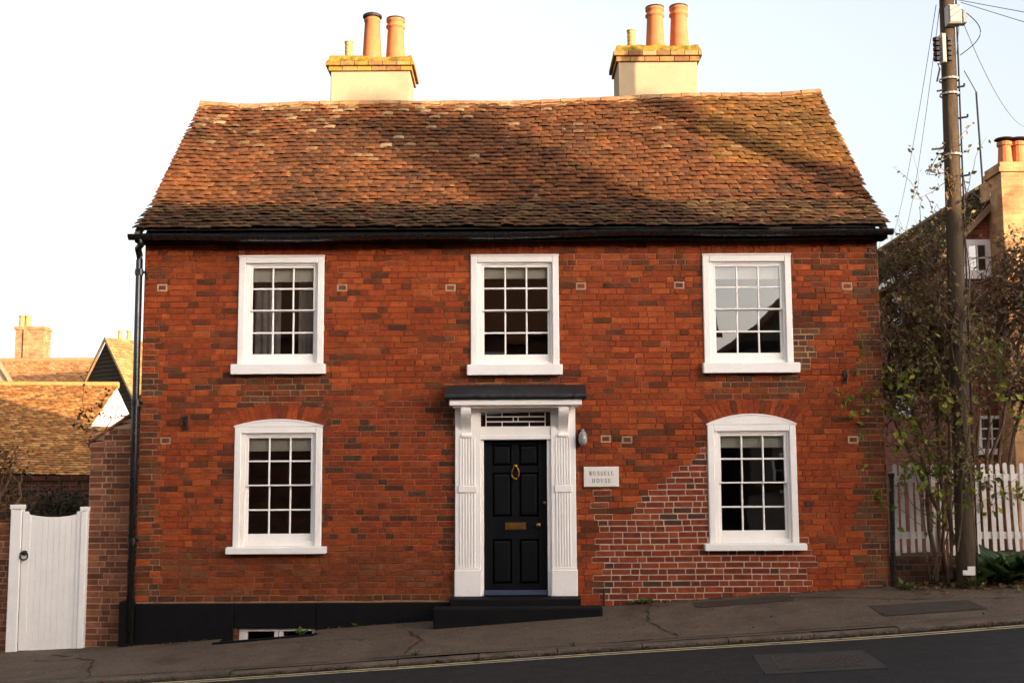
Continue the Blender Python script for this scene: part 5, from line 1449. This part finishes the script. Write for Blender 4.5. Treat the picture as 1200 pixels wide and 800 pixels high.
# fallen leaves and grit along kerb and wall foot
lt = MB(); r = random.Random(99)
for i in range(420):
    x = r.uniform(4.75, 7.2); y = -abs(r.gauss(.0, .28)) - .02; s = r.uniform(.04, .09)
    leaf_into(lt, Vector((x, y, zg(x, y) + .01)), s, s * .75, Vector((r.uniform(-1, 1), r.uniform(-1, 1), r.uniform(-.05, .4))), Vector((0, 0, 1)), r.choice([S(150, 104, 60), S(128, 88, 50), S(110, 92, 54), S(96, 70, 44), S(160, 128, 80)]))
for i in range(2600):
    u = r.random()
    if u < .55: x, y = r.uniform(-6, 7.5), KY - abs(r.gauss(0, .04)) - .025; z = zr(x, y)
    elif u < .7: x = r.uniform(4.7, 7); y = -abs(r.gauss(.05, .35)); z = zg(x, y)
    elif u < .9: x, y = r.uniform(-5, 5), -abs(r.gauss(0, .06)) - .03; z = zg(x, y)
    else: x, y = r.uniform(-6, 7), r.uniform(KY + .15, -.1); z = zg(x, y)
    if well[0] - .1 < x < well[1] + .1 and y > well[2] - .06: continue
    if -1.1 < x < 1.2 and -.72 < y < 0: continue
    s = r.uniform(.015, .06)
    leaf_into(lt, Vector((x, y, z + .008)), s, s * .7, Vector((r.uniform(-1, 1), r.uniform(-1, 1), r.uniform(-.05, .25))), Vector((0, 0, 1)), r.choice([S(96, 66, 38), S(120, 84, 46), S(72, 54, 36), S(84, 74, 44), S(110, 100, 84)]))
o = lt.build('fallen_leaves', leaf_m); stuff(o); o['label'] = 'scattered brown fallen leaves along kerb and wall foot'

# ---- covers
mc = thing('manhole_cover', 'rectangular cast iron manhole cover in grey surround set in the dark road', 'manhole cover')
def road_quad(corners_px, lift):
    out_ = []
    for X, Y in corners_px:
        d = fw * F_PX + rt * (X - 600) - up * (Y - 400); tt = 0
        lo, hi = 5.0, 16.0
        for _ in range(50):
            m_ = (lo + hi) / 2; q = CAM + d * (m_ / d.y)
            if q.z > zr(q.x, q.y): lo = m_
            else: hi = m_
        q = CAM + d * (lo / d.y); out_.append(Vector((q.x, q.y, zr(q.x, q.y) + lift)))
    return out_
Q = road_quad([(897, 790.5), (1041, 783), (1011, 762), (882, 768)], .005)
def quad_slab(q, h):
    mb = MB(); mb.loft([[p - Vector((0, 0, .03)) for p in q], [p + Vector((0, 0, h)) for p in q]]); return mb
quad_slab(Q, .003).build('concrete_surround', cement_m, mc)
ctr = sum(Q, Vector()) / 4; U = ((Q[1] - Q[0]) + (Q[2] - Q[3])) / 2; V = ((Q[3] - Q[0]) + (Q[2] - Q[1])) / 2
inn = [ctr + U * a_ * .36 + V * b_ * .33 + Vector((0, 0, .004)) for a_, b_ in ((-1, -1), (1, -1), (1, 1), (-1, 1))]
plate_ = quad_slab(inn, .003).build('iron_plate', cover_m, mc)
mb = MB()
for i in range(26):
    for j in range(9):
        c = ctr + U * (.69 * (i + .5) / 26 - .345) + V * (.62 * (j + .5) / 9 - .31) + Vector((0, 0, .0072))
        du, dv = (U.normalized() * .022, V.normalized() * .012) if (i + j) % 2 else (U.normalized() * .012, V.normalized() * .028)
        mb.loft([[c - du - dv, c + du - dv, c + du + dv, c - du + dv], [c - du * .7 - dv * .7 + Vector((0, 0, .006)), c + du * .7 - dv * .7 + Vector((0, 0, .006)), c + du * .7 + dv * .7 + Vector((0, 0, .006)), c - du * .7 + dv * .7 + Vector((0, 0, .006))]])
stuff(mb.build('tread_studs', cover_m, plate_))
for X, lb in ((51, 'small pale stopcock cover in pavement, nearer the gate hinge side'), (82, 'small pale stopcock cover in pavement, nearer the brick garden wall')):
    q = px(X, 774, -.75); x = q.x; y = -.75; sc_ = thing('stopcock_cover', lb, 'cover', 'stopcock covers')
    mb = MB(); zz_ = [zg(x + dx, y + dy) + .006 for dx, dy in ((-.09, -.06), (.09, -.06), (.09, .06), (-.09, .06))]
    cs = [Vector((x + dx, y + dy, z)) for (dx, dy), z in zip(((-.09, -.06), (.09, -.06), (.09, .06), (-.09, .06)), zz_)]
    mb.loft([[p - Vector((0, 0, .03)) for p in cs], [p + Vector((0, 0, .003)) for p in cs], [p * .85 + sum(cs, Vector()) / 4 * .15 + Vector((0, 0, .005)) for p in cs]]); mb.build('cover_plate', kerb_m, sc_)

# ------------------------------------------------------------------ across the street (behind the camera; shades and is mirrored in the panes)
def street_house(name, label, x0, x1, y0, y1, ze, zr_, axis, wall_m, wins, chim=(), frame=False, z0=-1.5):
    t = thing(name, label, 'house', 'houses across the street')
    mb = MB(); mb.box(x0, x1, y0, y1, z0, ze)
    xm, ym = (x0 + x1) / 2, (y0 + y1) / 2
    if axis == 'x':
        mb.face([(x0 + .001, y0, ze), (x0 + .001, y1, ze), (x0 + .001, ym, zr_ - .1)]); mb.face([(x1 - .001, y0, ze), (x1 - .001, y1, ze), (x1 - .001, ym, zr_ - .1)])
    else:
        mb.face([(x0, y1 - .001, ze), (x1, y1 - .001, ze), (xm, y1 - .001, zr_ - .1)]); mb.face([(x0, y0 + .001, ze), (x1, y0 + .001, ze), (xm, y0 + .001, zr_ - .1)])
    w = mb.build('house_wall', wall_m, t)
    mb = MB(); ov = .3; th = .12
    if axis == 'x':
        for ys in ((y1 + ov, ym), (y0 - ov, ym)):
            mb.loft([[(x, ys[0], ze - .1), (x, ys[1], zr_), (x, ys[1], zr_ - th), (x, ys[0], ze - .1 - th)] for x in (x0 - .2, x1 + .2)])
    else:
        for xs_ in ((x1 + ov, xm), (x0 - ov, xm)):
            mb.loft([[(xs_[0], y, ze - .1), (xs_[1], y, zr_), (xs_[1], y, zr_ - th), (xs_[0], y, ze - .1 - th)] for y in (y0 - .2, y1 + .2)])
    mb.build('roof', far_roof, t)
    for (wx, wz, ww, wh) in wins:
        casement(t, (wx + ww, y1 + .002, wz), (-1, 0, 0), ww, wh, 2, 3, (0, 1, 0))
    for (cx, cy, cw_, ztop_) in chim:
        mb = MB(); mb.box(cx - cw_ / 2, cx + cw_ / 2, cy - .4, cy + .4, ze, ztop_ - .1); mb.box(cx - cw_ / 2 - .05, cx + cw_ / 2 + .05, cy - .45, cy + .45, ztop_ - .099, ztop_); c_ = mb.build('chimney', far_brick, t)
        for dx in ((-.2, .2) if cw_ > .7 else (0,)):
            mb = MB(); mb.lathe((cx + dx, cy, ztop_), [(.14, 0), (.11, .5), (.14, .55), (.1, .6)], 12); mb.build('chimney_pot', potm, c_)
    if frame:
        for xx in rng(x0 + .1, x1 - .1, .55):
            mb = MB(); mb.box(xx - .09, xx + .09, y1 + .003, y1 + .04, z0 + 2.5, ze); mb.build('timber_stud', board_m, w)
        for zz_ in (z0 + 2.5, 3.6, ze - .2):
            mb = MB(); mb.box(x0, x1, y1 + .041, y1 + .07, zz_, zz_ + .2); mb.build('timber_beam', board_m, w)
    return t
plast = mat('ochre_plaster', S(170, 140, 104), .9, .1, 3, .2)
street_house('street_house', 'long dark brick house across the street with ridge along the road', -16, 5.5, -26, -17.6, 5.6, 9.4, 'x', side_brick, [(x, z, 1.1, 1.5) for x in (-13, -9, -5, -1, 2.8) for z in (0.6, 3.4)], [(-8, -21.8, 1.2, 11), (1.5, -21.8, 1.2, 11)])
street_house('street_house', 'timber-framed gabled house across the street mirrored in the upper right window', 6.5, 13.2, -25.5, -18.4, 5.3, 8.1, 'y', slate_m, [(7.4, 1.0, 1.1, 1.4), (10.3, 1.0, 1.1, 1.4)], [], True)
street_house('street_house', 'narrow brick house across the street between timber-framed and plain plastered ones', 13.4, 17.9, -25, -18.4, 5.8, 8.6, 'x', side_brick, [(14.5, 1.0, 1.1, 1.4)])
street_house('street_house', 'low back cottage across the street in the gap beside the timber-framed house', 5.0, 8.4, -31, -26.6, 4.2, 5.6, 'x', side_brick, [(6, 1.2, 1.0, 1.3)])
street_house('street_house', 'plain plastered house across the street with one broad chimney', 18.2, 27.5, -25, -18.4, 5.8, 8.45, 'x', plast, [(19, 1.2, 1.1, 1.5), (21.6, 1.2, 1.1, 1.5), (25, 1.2, 1.1, 1.5)], [(26.85, -21.4, 1.25, 10.6)])
street_house('street_house', 'long brick house across the street without chimneys', 27.7, 40.5, -25, -18.5, 5.6, 8.1, 'x', far_brick, [(29, 1.6, 1.1, 1.4), (33, 1.6, 1.1, 1.4), (29, 3.9, 1.1, 1.2)])
street_house('street_house', 'far uphill brick house across the street at the bend', 41.5, 60, -26, -19, 6.0, 9.3, 'x', far_brick, [(44, 2.0, 1.1, 1.4), (48, 2.0, 1.1, 1.4)])
tp = thing('street_pole', 'plain tarred pole across the street before the plastered house', 'pole')
mb = MB(); mb.tube([(25.3, -16.6, -1.5), (25.3, -16.6, 4), (25.32, -16.6, 10.5)], [.2, .18, .15], 12); mb.build('pole_shaft', wood_pole, tp)
bpy.context.view_layer.update()
